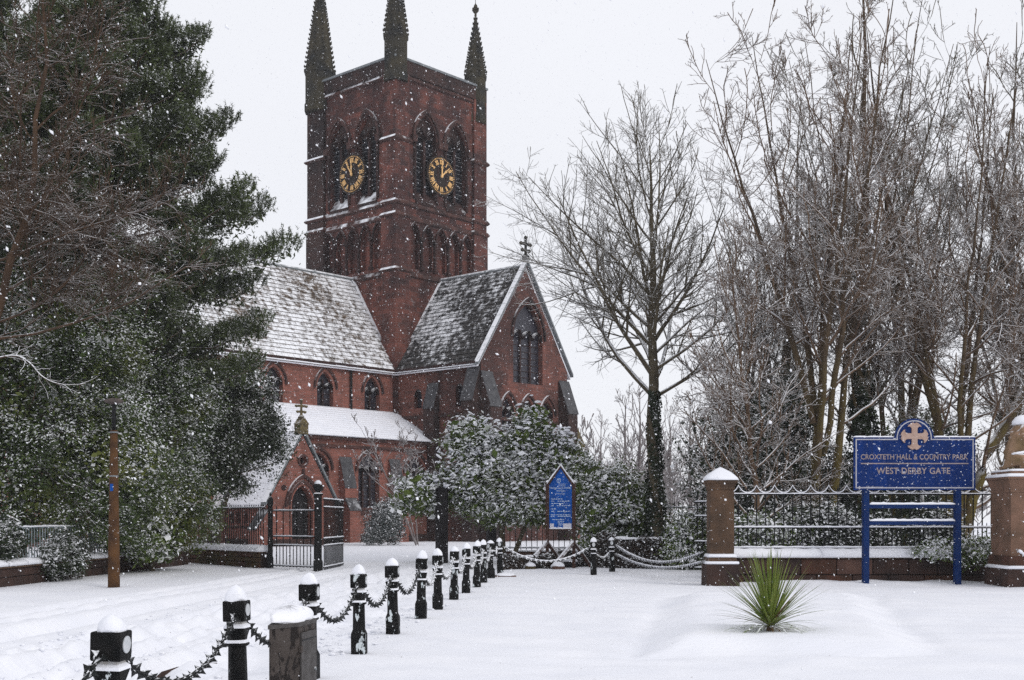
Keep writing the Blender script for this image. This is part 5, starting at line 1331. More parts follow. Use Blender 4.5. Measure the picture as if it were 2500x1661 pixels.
def snowy_stone(xd, Y, w, d_, h, label, snow=0.09, mat='wall_brown', rz=0.1):
    o = thing('snowy_stone', label, 'stone', gl(at(xd, Y), -0.02), rz)
    b = MB().stack([sq(1, 0, 0.1), sq(0.95, h, 0.12)]); b.v = [(x*w, y*d_, z) for x, y, z in b.v]; b.obj('stone', M[mat], o)
    c_ = dome(1.02, 1.0, int(xd)); c_.v = [(x*w, y*d_, h-0.01+z*snow) for x, y, z in c_.v]; c_.obj('snow_cap', M['snow_cap'], o, True)
snowy_stone(1165, 36.4, 0.62, 0.4, 0.05, 'low snow covered stone slab right of the corner bollard', 0.10)
snowy_stone(1222, 41.2, 0.34, 0.34, 0.12, 'left snow capped stone holding the notice board prop', 0.14, 'wall_moss')
snowy_stone(1287, 41.1, 0.40, 0.36, 0.12, 'right snow capped stone holding the notice board prop', 0.16, 'wall_brown')
tb = thing('timber_edging', 'dark timber edging with snow on top behind the notice board props', 'edging', gl((0.3, 42.6)), 0.0)
MB().box(0, 1.95, -0.08, 0.08, -0.1, 0.20).obj('beam', M['black_timber'], tb); snow_strip(tb, 0.0, 1.95, -0.09, 0.09, 0.2, 0.09, 20, 17)
# ------------------------------------------------------------------ lamp post on the left
lm = thing('lamp_post', 'old brown lamp post with flat lantern among the left trees', 'lamp post', gl(at(262.5, 31.2)))
MB().lathe([(0.15, -0.3), (0.145, 0.6), (0.12, 2.2), (0.09, 3.95)], n=14).obj('post', M['lamp_wood'], lm, True)
MB().lathe([(0.055, 3.951), (0.05, 4.55), (0.04, 4.62)], n=10).obj('spigot', M['black'], lm, True)
for z in (2.78, 3.88): MB().lathe([(0.105+0.005*(3.9-z), z), (0.107+0.005*(3.9-z), z+0.035)], n=14).obj('band', M['lead'], lm)
MB().lathe([(0.05, 4.60), (0.20, 4.64), (0.25, 4.67), (0.23, 4.71), (0.12, 4.75), (0.02, 4.76)], n=16, sx=1.0, sy=0.75).obj('lantern', M['lamp_glass'], lm, True)
MB().box(-0.055, 0.02, -0.135, -0.118, 2.42, 2.60).obj('tag_plate', M['notice_blue'], lm)
# ------------------------------------------------------------------ vegetation
def tubes(P, R, k=3):
    """P (N,K,3), R (N,K) -> verts, quads"""
    N, Kp, _ = P.shape
    T = np.gradient(P, axis=1); T /= np.linalg.norm(T, axis=2, keepdims=True)+1e-9
    ref = np.where(np.abs(T[..., 2:3]) < 0.9, np.array([0, 0, 1.0]), np.array([1.0, 0, 0]))
    U = np.cross(T, ref); U /= np.linalg.norm(U, axis=2, keepdims=True)+1e-9; W = np.cross(T, U)
    a = np.arange(k)*2*np.pi/k
    V = P[:, :, None, :]+R[:, :, None, None]*(np.cos(a)[None, None, :, None]*U[:, :, None, :]+np.sin(a)[None, None, :, None]*W[:, :, None, :])
    base = (np.arange(N)*Kp*k)[:, None, None]+(np.arange(Kp-1)*k)[None, :, None]
    j = np.arange(k)[None, None, :]; j2 = (j+1) % k
    Q = np.stack([base+j, base+j2, base+k+j2, base+k+j], -1).reshape(-1, 4)
    return V.reshape(-1, 3), Q
def merge(parts):
    V, Q, n = [], [], 0
    for v, q in parts: V.append(v); Q.append(q+n); n += len(v)
    return np.concatenate(V), Q
def unit(a): return a/(np.linalg.norm(a, axis=-1, keepdims=True)+1e-9)
def grow(S, D, L, r0, r1, Kp, wob, trop, rg):
    N = len(S); P = np.empty((N, Kp, 3)); P[:, 0] = S; D = unit(D); st = (L/(Kp-1))[:, None]
    for i in range(1, Kp):
        D = unit(D+rg.normal(0, wob, (N, 3))+np.array([0, 0, trop])); P[:, i] = P[:, i-1]+D*st
    t = np.linspace(0, 1, Kp)[None, :]
    return P, r0[:, None]*(1-t)+r1[:, None]*t
def spawn(P, R, L, per, tlo, thi, ang, lr, rr, rg, rmin, flat=0.0):
    N, Kp, _ = P.shape
    cnt = rg.poisson(per*np.clip(L/np.mean(L), 0.3, 2.0)); par = np.repeat(np.arange(N), cnt); M_ = len(par)
    t = tlo+(thi-tlo)*rg.random(M_); f = t*(Kp-1); i = np.minimum(f.astype(int), Kp-2); w = (f-i)[:, None]
    S = P[par, i]*(1-w)+P[par, i+1]*w; T = unit(P[par, i+1]-P[par, i]); rp = R[par, i]*(1-w[:, 0])+R[par, i+1]*w[:, 0]
    rv = unit(np.cross(T, rg.normal(0, 1, (M_, 3))*np.array([1, 1, 1-flat])))
    a = np.radians(rg.normal(ang, ang*0.22, M_))[:, None]
    D = T*np.cos(a)+rv*np.sin(a)
    Lc = L[par]*lr*(1.1-0.75*t)*rg.uniform(0.6, 1.25, M_)
    r0 = np.maximum(rmin, rp*rr*rg.uniform(0.7, 1.1, M_))
    return S, D, Lc, r0
def bare_tree_mesh(seed, stems, n1, clear, ang1, l1, trunk_mat, bark, levels=(7.0, 5.5, 2.6), wobs=(0.10, 0.14, 0.2, 0.25), trop=(0.06, 0.07, 0.04, 0.02), rmin=0.006, side=None, thin=1.0):
    """stems: list of polylines [(x,y,z,r),...]; returns (trunk mesh, crown mesh)"""
    rg = np.random.default_rng(seed); tparts, parts = [], []
    S1, D1, L1, R1 = [], [], [], []
    for st in stems:
        a = np.array(st, float); n = 14; tt = np.linspace(0, len(a)-1, n); i = np.minimum(tt.astype(int), len(a)-2); w = (tt-i)[:, None]
        q = a[i]*(1-w)+a[i+1]*w
        q[1:-1, :2] += rg.normal(0, 0.045, (n-2, 2))*(np.linalg.norm(a[-1, :3]-a[0, :3])/14)
        tparts.append(tubes(q[None, :, :3], q[None, :, 3], 9))
        m = max(3, int(n1/len(stems)))
        for k in range(m):
            t = clear+(0.985-clear)*((k+rg.random()*0.8)/m); f = t*(n-1); j = min(int(f), n-2); w_ = f-j
            p = q[j]*(1-w_)+q[j+1]*w_; az = k*2.39996+rg.uniform(-0.5, 0.5)
            u = (t-clear)/(1-clear); an = math.radians(ang1*(1-0.40*u)+rg.normal(0, 5))
            sh = (1-0.55*u)*rg.uniform(0.75, 1.1)
            if side is not None: sh *= 1+side[0]*math.cos(az-side[1])
            S1.append(p[:3]); D1.append((math.sin(an)*math.cos(az), math.sin(an)*math.sin(az), math.cos(an))); L1.append(l1*sh); R1.append(min(p[3]*0.52, (0.012+0.0125*l1*sh)*thin))
    S, D, L, r0 = np.array(S1), np.array(D1), np.array(L1), np.array(R1)
    P, R = grow(S, D, L, r0, np.maximum(rmin*1.5, r0*0.18), 9, wobs[0], trop[0], rg); parts.append(tubes(P, R, 6))
    S, D, Lc, r0 = spawn(P, R, L, levels[0], 0.14, 1.0, 40, 0.50, 0.62, rg, rmin*1.3)
    P, R = grow(S, D, Lc, r0, np.maximum(rmin, r0*0.3), 6, wobs[1], trop[1], rg); parts.append(tubes(P, R, 4))
    S, D, L3, r0 = spawn(P, R, Lc, levels[1], 0.12, 1.0, 42, 0.50, 0.65, rg, rmin)
    P, R = grow(S, D, L3, r0, np.full(len(r0), rmin*0.8), 4, wobs[2], trop[2], rg); parts.append(tubes(P, R, 3))
    if levels[2]:
        S, D, L4, r0 = spawn(P, R, L3, levels[2], 0.15, 1.0, 42, 0.62, 0.7, rg, rmin*0.85)
        P, R = grow(S, D, L4, r0, np.full(len(r0), rmin*0.6), 3, wobs[3], trop[3], rg); parts.append(tubes(P, R, 3))
    V, Q = merge(tparts); tm = np_mesh('trunk', V, Q, trunk_mat, True)
    V, Q = merge(parts); cm = np_mesh('crown', V, Q, bark, True)
    return tm, cm
def place_tree(name, label, cat, meshes, loc, rz=0.0, sc=1.0, group=None):
    t = thing(name, label, cat, loc, rz, group); t.scale = (sc, sc, sc) if not isinstance(sc, tuple) else sc
    link_mesh('trunk', meshes[0], t); tag(link_mesh('crown', meshes[1], t), kind='stuff')
    return t
def leaf_quads(P, size, rg, up=0.6, aspect=0.45, fold=0.12, out=None, outw=0.0):
    N = len(P); n = rg.normal(0, 1, (N, 3)); n[:, 2] += up*2
    if out is not None: n = n+out*outw
    n = unit(n); t = unit(np.cross(n, rg.normal(0, 1, (N, 3)))); b = np.cross(n, t)
    s = (size*rg.uniform(0.7, 1.3, N))[:, None]
    V = np.stack([P-t*s*0.5, P+b*s*aspect*0.5-n*s*fold*0.0, P+t*s*0.5-n*s*fold, P-b*s*aspect*0.5], 1).reshape(-1, 3)
    return V, np.arange(4*N).reshape(-1, 4)
def clump_points(ells, n_clumps, per, cr, rg, shell=(0.72, 1.0), flat=0.7, low=-0.9):
    """points in clumps spread over the shells of ellipsoids (cx,cy,cz,rx,ry,rz)"""
    E = np.array(ells, float); vol = (E[:, 3]*E[:, 4]*E[:, 5])**(2/3); ei = rg.choice(len(E), n_clumps, p=vol/vol.sum())
    d = unit(rg.normal(0, 1, (n_clumps, 3))); d[:, 2] = np.where(d[:, 2] < low, -d[:, 2], d[:, 2])
    f = rg.uniform(shell[0], shell[1], n_clumps)*(1+0.10*rg.normal(0, 1, n_clumps))
    c = E[ei, :3]+d*E[ei, 3:]*f[:, None]
    # drop clumps that sit deep inside another ellipsoid
    keep = np.ones(n_clumps, bool)
    for e in E:
        q = np.sum(((c-e[:3])/e[3:])**2, 1); keep &= (q > (shell[0]*0.80)**2)
    c = c[keep]; d = d[keep]; rad = cr*rg.uniform(0.6, 1.4, len(c))
    P = np.repeat(c, per, 0)+rg.normal(0, 0.5, (len(c)*per, 3))*np.repeat(rad, per)[:, None]*np.array([1, 1, flat])
    return P, np.repeat(d, per, 0), c
def leafy(name, label, cat, loc, ells, n_clumps, per, cr, leaf, mat, seed, up=0.6, aspect=0.45, trunks=None, group=None, outw=0.8, bark='bark_grey', core=True, shell=(0.72, 1.0), low=-0.9, flat=0.7, part='crown'):
    rg = np.random.default_rng(seed); t = thing(name, label, cat, loc, 0, group)
    P, d, c = clump_points(ells, n_clumps, per, cr, rg, shell, flat, low)
    P = P[P[:, 2] > 0.02]; dd = unit(P-np.mean(np.array(ells)[:, :3], 0))
    V, Q = leaf_quads(P, leaf, rg, up, aspect, out=dd, outw=outw)
    if core:       # sparse inner leaves so that the crown is not hollow
        P2, d2, _ = clump_points(ells, max(30, n_clumps//4), per//2+4, cr*1.6, rg, (0.30, 0.62), flat, low)
        P2 = P2[P2[:, 2] > 0.02]; V2, Q2 = leaf_quads(P2, leaf*1.9, rg, 0.2, 0.6)
        V, Q = merge([(V, Q), (V2, Q2)])
    else: Q = [Q]
    tag(link_mesh(part, np_mesh(part, V, Q, M[mat])), kind='stuff').parent = t
    if trunks:
        mb = MB()
        for pts, rs in trunks: mb.tube(pts, rs, 8)
        mb.obj('trunk', M[bark], t, True)
        br = []
        rg2 = np.random.default_rng(seed+5); sel = c[rg2.choice(len(c), min(60, len(c)), replace=False)]
        ap = np.array(trunks[0][0][-1]); tt = np.linspace(0, 1, 5)[None, :, None]
        Pb = ap[None, None, :]*(1-tt)+sel[:, None, :]*tt; Pb[:, 1:-1] += rg2.normal(0, 0.12, (len(sel), 3, 3))
        V, Q = tubes(Pb, np.repeat(np.array([[0.05, 0.035, 0.025, 0.016, 0.009]]), len(sel), 0), 4)
        tag(link_mesh('branches', np_mesh('branches', V, [Q], M[bark], True), t), kind='stuff')
    return t

# --- the ivy-clad bare tree in the middle
TX, TY = at(1510, 45.0)[0], 45.0
H = 15.2
ct = bare_tree_mesh(3, [[(0, 0, -0.3, 0.24), (-0.02, 0, 4, 0.21), (-0.06, 0, 7.0, 0.18), (-0.10, 0, 10.5, 0.11), (-0.2, 0, H, 0.02)]], 36, 0.41, 52, 7.3, M['bark_grey'], M['bark_grey'],
                    (11.0, 6.0, 1.8), (0.065, 0.11, 0.17, 0.24), (0.050, 0.06, 0.05, 0.03), 0.0080, side=(0.22, math.pi))
ivy_tree = place_tree('bare_tree', 'tall bare tree with ivy clad trunk beside the church gable', 'tree', ct, gl((TX, TY)), 0.0)
def ivy_on(t, pts, rad, n, seed, mat='ivy', leaf=0.10):
    rg = np.random.default_rng(seed); a = np.array(pts, float); u = rg.random(n)**0.85; f = u*(len(a)-1); i = np.minimum(f.astype(int), len(a)-2); w = (f-i)[:, None]
    c = a[i]*(1-w)+a[i+1]*w; th = rg.random(n)*6.283; rr = rad*(1-0.55*u)*rg.uniform(0.75, 1.25, n)*(1+0.3*np.sin(th*3+u*22))
    out = np.stack([np.cos(th), np.sin(th), np.zeros(n)], 1); P = c[:, :3]+out*rr[:, None]
    V, Q = leaf_quads(P, leaf, rg, 0.25, 0.8, out=out, outw=1.8)
    tag(link_mesh('ivy', np_mesh('ivy', V, [Q], M[mat]), t), kind='stuff')
ivy_on(ivy_tree, [(0, 0, 0), (0, 0, 3), (-0.04, 0, 6.3)], 0.36, 5200, 5)
ivy_on(ivy_tree, [(0, 0, 0), (0, 0, 0.8), (0, 0, 1.3)], 0.48, 1500, 6)

# --- woodland behind the park railings
def vase(seed, n, H, spread, fz, r, base=(0, 0), lean=(0, 0)):
    r_ = random.Random(seed); out = []
    for k in range(n):
        az = k*2.39996+r_.uniform(-0.4, 0.4); q = spread*(0.25+0.75*((k+0.5)/n)**0.5)*r_.uniform(0.8, 1.15); h = H*r_.uniform(0.84, 1.0)-0.25*q; z0 = fz*r_.uniform(0.7, 1.3)
        rr = r*r_.uniform(0.5, 0.72)*(1.0 if k else 1.3)
        c_, s_ = math.cos(az), math.sin(az)
        f0 = max(0.0, z0*0.02)
        out.append([(base[0]+0.03*c_, base[1]+0.03*s_, z0-0.4 if k else -0.3, rr if k else r), (base[0]+q*0.28*c_+lean[0]*0.3, base[1]+q*0.28*s_+lean[1]*0.3, z0+(h-z0)*0.28, rr*0.80), (base[0]+q*0.62*c_+lean[0]*0.6, base[1]+q*0.62*s_+lean[1]*0.6, z0+(h-z0)*0.60, rr*0.40), (base[0]+q*c_+lean[0], base[1]+q*s_+lean[1], h, 0.010)])
    return out
LV = (8.0, 6.0, 1.9)
w1 = bare_tree_mesh(21, vase(5, 3, 18.0, 3.8, 4.0, 0.16, (-0.12, 0), (-0.9, 0))+vase(6, 3, 18.5, 4.0, 4.4, 0.16, (0.16, 0), (0.9, 0.2)), 84, 0.20, 50, 4.6, M['bark_moss'], M['bark_red'], LV, (0.13, 0.16, 0.2, 0.24), (0.035, 0.05, 0.05, 0.03), rmin=0.0085)
w2 = bare_tree_mesh(22, [[(0, 0, -0.3, 0.27), (0, 0, 4, 0.23), (-0.2, 0, 7, 0.19), (-0.6, 0, 14, 0.08), (-0.9, 0, 20.5, 0.012)]]+vase(7, 6, 19.0, 4.6, 6.0, 0.11), 88, 0.18, 50, 4.6, M['bark_moss'], M['bark_grey'], LV, (0.13, 0.16, 0.2, 0.24), (0.035, 0.05, 0.05, 0.03), rmin=0.0085)
w3 = bare_tree_mesh(23, vase(8, 5, 18.5, 3.5, 2.4, 0.15)+[[(0.1, 0, -0.3, 0.22), (0.6, 0.1, 2.6, 0.19), (1.9, 0.3, 5, 0.14), (4.0, 0.6, 9, 0.08), (5.6, 0.6, 15, 0.012)], [(0, 0.1, -0.3, 0.2), (-0.3, 0.3, 4, 0.15), (-1.6, 0.8, 10, 0.08), (-2.4, 1, 17.5, 0.012)]], 88, 0.18, 50, 4.6, M['bark_moss'], M['bark_red'], LV, (0.13, 0.16, 0.2, 0.24), (0.035, 0.05, 0.05, 0.03), rmin=0.0085)
w4 = bare_tree_mesh(24, [[(0, 0, -0.2, 0.10), (-0.1, 0, 2.5, 0.08), (-0.5, 0, 5.5, 0.05), (-0.9, 0, 9.5, 0.012)]], 30, 0.2, 52, 4.2, M['bark_red'], M['bark_red'], (8.0, 5.5, 1.6), (0.14, 0.18, 0.22, 0.25), rmin=0.009)
WG = 'bare trees in the wood behind the park railings'
wood = [(1886, 37.6, w1, 0.15, 1.0, 'twin stemmed mossy tree behind the railings left of the blue sign'), (1988, 40.0, w2, 1.3, 1.0, 'tall ivy wrapped tree rising behind the left end of the blue sign'),
        (2196, 38.6, w3, 0.0, 1.0, 'bare tree of several spreading stems behind the right end of the blue sign'), (1748, 36.8, w4, 0.4, 1.0, 'small slender bare tree just right of the snow capped pier'),
        (1800, 47.0, w2, 2.6, 0.86, 'bare tree deep in the wood left of the twin stemmed tree'), (2085, 46.5, w1, 2.2, 0.98, 'bare tree deep in the wood straight behind the blue sign'),
        (2330, 43.5, w2, 4.1, 0.95, 'bare tree above the stone lion at the right edge'), (1715, 50.0, w4, 1.9, 1.35, 'small bare tree at the left edge of the wood'),
        (2420, 40.0, w1, 3.3, 0.95, 'bare tree leaning in from beyond the right edge')]
wt = []
for xd, Y, me, rz, sc, l in wood: wt.append(place_tree('bare_tree', l, 'tree', me, gl(at(xd, Y), -0.1), rz, sc, WG))
ivy_on(wt[1], [(0, 0, 0), (0, 0, 4.5), (-0.1, 0, 6.6)], 0.50, 6500, 15, leaf=0.12)
ivy_on(wt[5], [(0, 0, 0), (0, 0, 1.5), (-0.1, 0, 3)], 0.5, 2000, 16, leaf=0.12)
# bare trees far beyond the tree in the middle
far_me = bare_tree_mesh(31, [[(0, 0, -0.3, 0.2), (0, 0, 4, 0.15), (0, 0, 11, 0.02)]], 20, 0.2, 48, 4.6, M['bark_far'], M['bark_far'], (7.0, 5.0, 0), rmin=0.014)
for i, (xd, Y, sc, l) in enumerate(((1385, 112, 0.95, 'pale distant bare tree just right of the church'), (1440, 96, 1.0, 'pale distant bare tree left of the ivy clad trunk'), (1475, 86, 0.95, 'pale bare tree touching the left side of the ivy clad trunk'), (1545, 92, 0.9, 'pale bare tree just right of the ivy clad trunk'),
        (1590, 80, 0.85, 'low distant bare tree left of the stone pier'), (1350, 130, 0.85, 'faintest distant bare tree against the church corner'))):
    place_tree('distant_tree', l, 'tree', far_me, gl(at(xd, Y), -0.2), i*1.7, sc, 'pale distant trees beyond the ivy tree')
rg = np.random.default_rng(77); parts = []
fv = np.empty(len(far_me[1].vertices)*3, np.float32); far_me[1].vertices.foreach_get('co', fv); fv = fv.reshape(-1, 3)
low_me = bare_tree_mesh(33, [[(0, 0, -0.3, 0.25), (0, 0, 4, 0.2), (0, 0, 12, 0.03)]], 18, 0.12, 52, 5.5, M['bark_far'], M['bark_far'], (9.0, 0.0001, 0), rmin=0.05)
lvv = np.empty(len(low_me[1].vertices)*3, np.float32); low_me[1].vertices.foreach_get('co', lvv); lvv = lvv.reshape(-1, 3)
lq = np.empty(len(low_me[1].loops), np.int32); low_me[1].loops.foreach_get('vertex_index', lq); lq = lq.reshape(-1, 4)
for k in range(95):
    x = rg.uniform(-70, 170); y = rg.uniform(150, 215); s = rg.uniform(0.8, 1.35); a = rg.uniform(0, 6.28)
    v = lvv*s; v = np.stack([v[:, 0]*math.cos(a)-v[:, 1]*math.sin(a)+x, v[:, 0]*math.sin(a)+v[:, 1]*math.cos(a)+y, v[:, 2]+0.1], 1); parts.append((v, lq))
V, Q = merge(parts)
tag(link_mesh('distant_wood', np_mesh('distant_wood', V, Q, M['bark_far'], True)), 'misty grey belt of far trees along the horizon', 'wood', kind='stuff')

# --- evergreen shrubs under the wood
UG = 'evergreen shrubs behind the park railings'
leafy('evergreen_shrub', 'tall dark evergreen behind the snow capped pier', 'shrub', gl((at(1700, 41)[0], 41.0)), [(0, 0, 3.4, 1.9, 1.6, 2.6), (0.6, 0, 1.4, 2.2, 1.6, 1.4)], 420, 46, 0.42, 0.11, 'laurel_dark', 51, trunks=[([(0, 0, -0.2), (0, 0, 2.2)], [0.1, 0.06])], group=UG)
leafy('evergreen_shrub', 'dark evergreen mass left of the twin stemmed tree', 'shrub', gl((at(1800, 42)[0], 42.0)), [(0, 0, 2.6, 1.6, 1.5, 2.7), (0.2, -0.2, 5.2, 0.9, 0.9, 1.3)], 420, 46, 0.40, 0.11, 'holly_dark', 52, trunks=[([(0, 0, -0.2), (0, 0, 2.5)], [0.1, 0.06])], group=UG)
leafy('evergreen_shrub', 'dark evergreen between the twin stemmed tree and the blue sign', 'shrub', gl((at(1925, 42.5)[0], 42.5)), [(0, 0, 2.0, 1.7, 1.4, 2.3)], 330, 46, 0.40, 0.11, 'holly_dark', 53, trunks=[([(0, 0, -0.2), (0, 0, 2)], [0.1, 0.06])], group=UG)
leafy('evergreen_shrub', 'snowy low laurel seen through the left of the railings', 'shrub', gl((at(1755, 35.2)[0], 35.2)), [(0, 0, 0.9, 1.3, 0.8, 0.95), (1.2, 0.1, 0.8, 1.1, 0.8, 0.8)], 260, 40, 0.32, 0.12, 'laurel', 54, group=UG)
leafy('evergreen_shrub', 'dark low shrub seen through the middle of the railings', 'shrub', gl((at(1890, 35.3)[0], 35.3)), [(0, 0, 1.0, 1.5, 0.8, 1.15), (1.1, 0, 0.9, 1.0, 0.8, 0.9)], 280, 40, 0.32, 0.12, 'laurel_dark', 55, group=UG)
leafy('evergreen_shrub', 'ivy mound below the blue sign behind the railings', 'shrub', gl((at(2155, 35.5)[0], 35.5)), [(0, 0, 0.8, 0.8, 0.7, 1.3)], 150, 40, 0.30, 0.11, 'ivy', 56, group=UG)
leafy('evergreen_shrub', 'misty grey evergreen far behind the right sign post', 'shrub', gl((at(2080, 62)[0], 62.0)), [(0, 0, 2.6, 3.0, 2.0, 2.6)], 240, 36, 0.7, 0.2, 'laurel_dark', 57, group=UG)
leafy('evergreen_shrub', 'sparse evergreen above the blue sign to the right', 'shrub', gl((at(2125, 44)[0], 44.0)), [(0, 0, 4.2, 1.6, 1.2, 1.6)], 150, 34, 0.45, 0.11, 'holly', 58, trunks=[([(0, 0, -0.2), (0, 0, 3.4)], [0.1, 0.06])], group=UG)
leafy('wall_shrub', 'snowy trailing shrub at the foot of the lion pier', 'shrub', gl((12.1, 32.3)), [(0, 0, 0.75, 0.7, 0.4, 0.42), (-0.9, 0.2, 0.8, 0.7, 0.3, 0.25)], 90, 36, 0.2, 0.10, 'laurel', 59, core=False)
# --- laurel in front of the church, with pillows of snow
def snow_pillows(t, c, n, seed, s0=0.10, s1=0.26):
    rg_ = np.random.default_rng(seed); sel = c[rg_.choice(len(c), n, replace=len(c) < n)]
    u, v_ = 8, 5; th = np.arange(u)*2*np.pi/u; ph = np.linspace(-0.5, 1.5, v_)
    S = np.stack([np.outer(np.cos(ph), np.cos(th)), np.outer(np.cos(ph), np.sin(th)), np.repeat(np.sin(ph)[:, None]*0.6, u, 1)], -1).reshape(-1, 3)
    q = np.array([[k*u+i, k*u+(i+1) % u, (k+1)*u+(i+1) % u, (k+1)*u+i] for k in range(v_-1) for i in range(u)])
    parts = []
    for p in sel:
        s = rg_.uniform(s0, s1); V_ = S*s*np.array([rg_.uniform(0.9, 2.0), rg_.uniform(0.7, 1.1), rg_.uniform(0.7, 1.2)])*(1+rg_.normal(0, 0.12, (len(S), 1)))
        a_, tl_ = rg_.uniform(0, 6.28), rg_.normal(0, 0.35); V_[:, 2] += V_[:, 0]*tl_; V_ = np.stack([V_[:, 0]*math.cos(a_)-V_[:, 1]*math.sin(a_), V_[:, 0]*math.sin(a_)+V_[:, 1]*math.cos(a_), V_[:, 2]], 1); p = p+rg_.normal(0, 0.16, 3)
        parts.append((V_+p+np.array([0, 0, 0.08]), q))
    V_, Q_ = merge(parts); tag(link_mesh('snow', np_mesh('snow', V_, Q_, M['snow_cap'], True), t), kind='stuff')
le_ = [(-0.3, 0, 3.2, 2.3, 1.8, 1.3), (-2.9, -0.2, 2.5, 1.15, 1.0, 0.75), (1.5, 0.1, 3.1, 1.7, 1.5, 1.4), (-1.1, -0.1, 4.7, 1.1, 1.1, 0.85), (1.25, 0, 5.05, 0.75, 0.8, 0.85), (2.3, 0, 4.0, 0.95, 0.9, 1.0), (0.3, -0.1, 4.3, 1.3, 1.2, 0.75), (0.5, -0.2, 2.1, 2.0, 1.4, 0.8), (2.6, 0.1, 2.4, 1.0, 1.0, 0.9)]
lau = leafy('laurel_bush', 'large spreading laurel loaded with snow in front of the church', 'shrub', gl((at(1150, 48)[0], 48.0)), le_, 1500, 24, 0.36, 0.175, 'laurel', 61, up=0.85, aspect=0.36, trunks=[([(0.2, 0, -0.2), (0.1, 0, 1.4), (0, 0, 2.6)], [0.12, 0.10, 0.07]), ([(0.4, 0.2, -0.2), (1.1, 0.2, 1.6), (1.5, 0.1, 3.0)], [0.10, 0.08, 0.05])])
rgl = np.random.default_rng(62); _, _, cc = clump_points(le_, 700, 1, 0.3, rgl, (0.86, 1.0)); cc = cc[cc[:, 2] > 2.3]
upw = cc[np.array([max(((p[2]-e[2])/e[5]) for e in le_ if abs(p[0]-e[0]) < e[3] and abs(p[1]-e[1]) < e[4]) if any(abs(p[0]-e[0]) < e[3] and abs(p[1]-e[1]) < e[4] for e in le_) else 0 for p in cc]) > 0.15]
snow_pillows(lau, upw, 1500, 63, 0.03, 0.095)
leafy('laurel_bush', 'darker laurel between notice board and ivy clad trunk', 'shrub', gl((at(1415, 46.5)[0], 46.5)), [(0, 0, 1.9, 1.8, 1.3, 1.7), (-0.9, 0, 2.7, 1.0, 1.0, 1.2), (1.0, 0, 1.5, 1.1, 1.0, 1.3)], 480, 32, 0.36, 0.17, 'laurel', 64, up=0.5, aspect=0.38, trunks=[([(0, 0, -0.2), (0, 0, 1.4)], [0.1, 0.07])])
leafy('snowy_shrub', 'low snow bowed shrub left of the side gate', 'shrub', gl((at(1592, 41.0)[0], 41.0)), [(0, 0, 0.9, 0.9, 0.8, 1.0)], 190, 36, 0.28, 0.11, 'laurel', 65)
# --- hedges
def hedge(label, a, b, h, w, seed, n):
    rg_ = np.random.default_rng(seed); a, b = Vector(gl(a)), Vector(gl(b)); L = (b-a).length; rz = math.atan2(b.y-a.y, b.x-a.x)
    t = thing('hedge', label, 'hedge', tuple(a), rz)
    x = rg_.uniform(0, L, n); face = rg_.random(n)
    y = np.where(face < 0.5, -w/2+rg_.normal(0, 0.05, n), rg_.uniform(-w/2, w/2, n)); z = np.where(face < 0.5, rg_.uniform(0, h, n), h+rg_.normal(0, 0.04, n))*(1+0.10*np.sin(x*2.1+seed)+0.06*np.sin(x*5))
    P = np.stack([x, y, np.maximum(z, 0.02)], 1); out = np.where(face[:, None] < 0.5, np.array([0, -1.0, 0.1]), np.array([0, 0, 1.0]))
    V, Q = leaf_quads(P, 0.085, rg_, 0.1, 0.6, out=out, outw=1.6)
    tag(link_mesh('foliage', np_mesh('foliage', V, [Q], M['hedge']), t), kind='stuff')
    MB().box(0, L, -w/2+0.07, w/2-0.05, 0.0, h-0.12).obj('stems', M['mortar'], t)
    snow_strip(t, 0, L, -w/2+0.06, w/2-0.04, h-0.05, 0.09, int(L*6), seed)
hedge('low brown hedge behind the two right bollards', at(1380, 42.6), at(1598, 41.5), 1.0, 0.7, 71, 9000)
hedge('very low dark hedge between corner bollard and notice board', at(1150, 41.2), at(1275, 41.9), 0.42, 0.5, 72, 4000)
hedge('low dark hedge behind the notice board props', at(1275, 43.4), at(1385, 43.4), 0.55, 0.5, 73, 4000)
# --- shrubs by the church wall
sm = bare_tree_mesh(41, [[(0, 0, -0.1, 0.06), (-0.9, 0, 2.2, 0.045), (-1.9, 0, 4.2, 0.03), (-3.2, 0.2, 6.6, 0.008)], [(0.05, 0, -0.1, 0.045), (-0.2, 0, 2.5, 0.035), (-0.6, 0, 4.6, 0.02), (-0.9, 0.1, 6.4, 0.006)], [(0.0, 0, -0.1, 0.04), (-0.5, 0.1, 2.0, 0.03), (-2.4, 0.1, 3.6, 0.02), (-3.4, 0, 4.8, 0.006)]], 30, 0.3, 40, 2.4, M['bark_far'], M['bark_far'], (6.5, 4.0, 0), (0.12, 0.15, 0.2, 0.2), rmin=0.014)
place_tree('bare_shrub', 'thin leaning bare shrub before the aisle windows', 'shrub', sm, gl(at(962, 69.0)), 0, 1.0)
leafy('grey_bush', 'round grey green bush dusted with snow against the church wall', 'shrub', gl(at(888, 69.5)), [(0, 0, 1.25, 1.0, 0.9, 1.3)], 170, 44, 0.35, 0.12, 'grey_bush', 66)
leafy('grey_bush', 'tiny conical grey bush left of the round one', 'shrub', gl(at(852, 69.0)), [(0, 0, 0.45, 0.35, 0.3, 0.5)], 40, 40, 0.2, 0.10, 'grey_bush', 67, core=False)
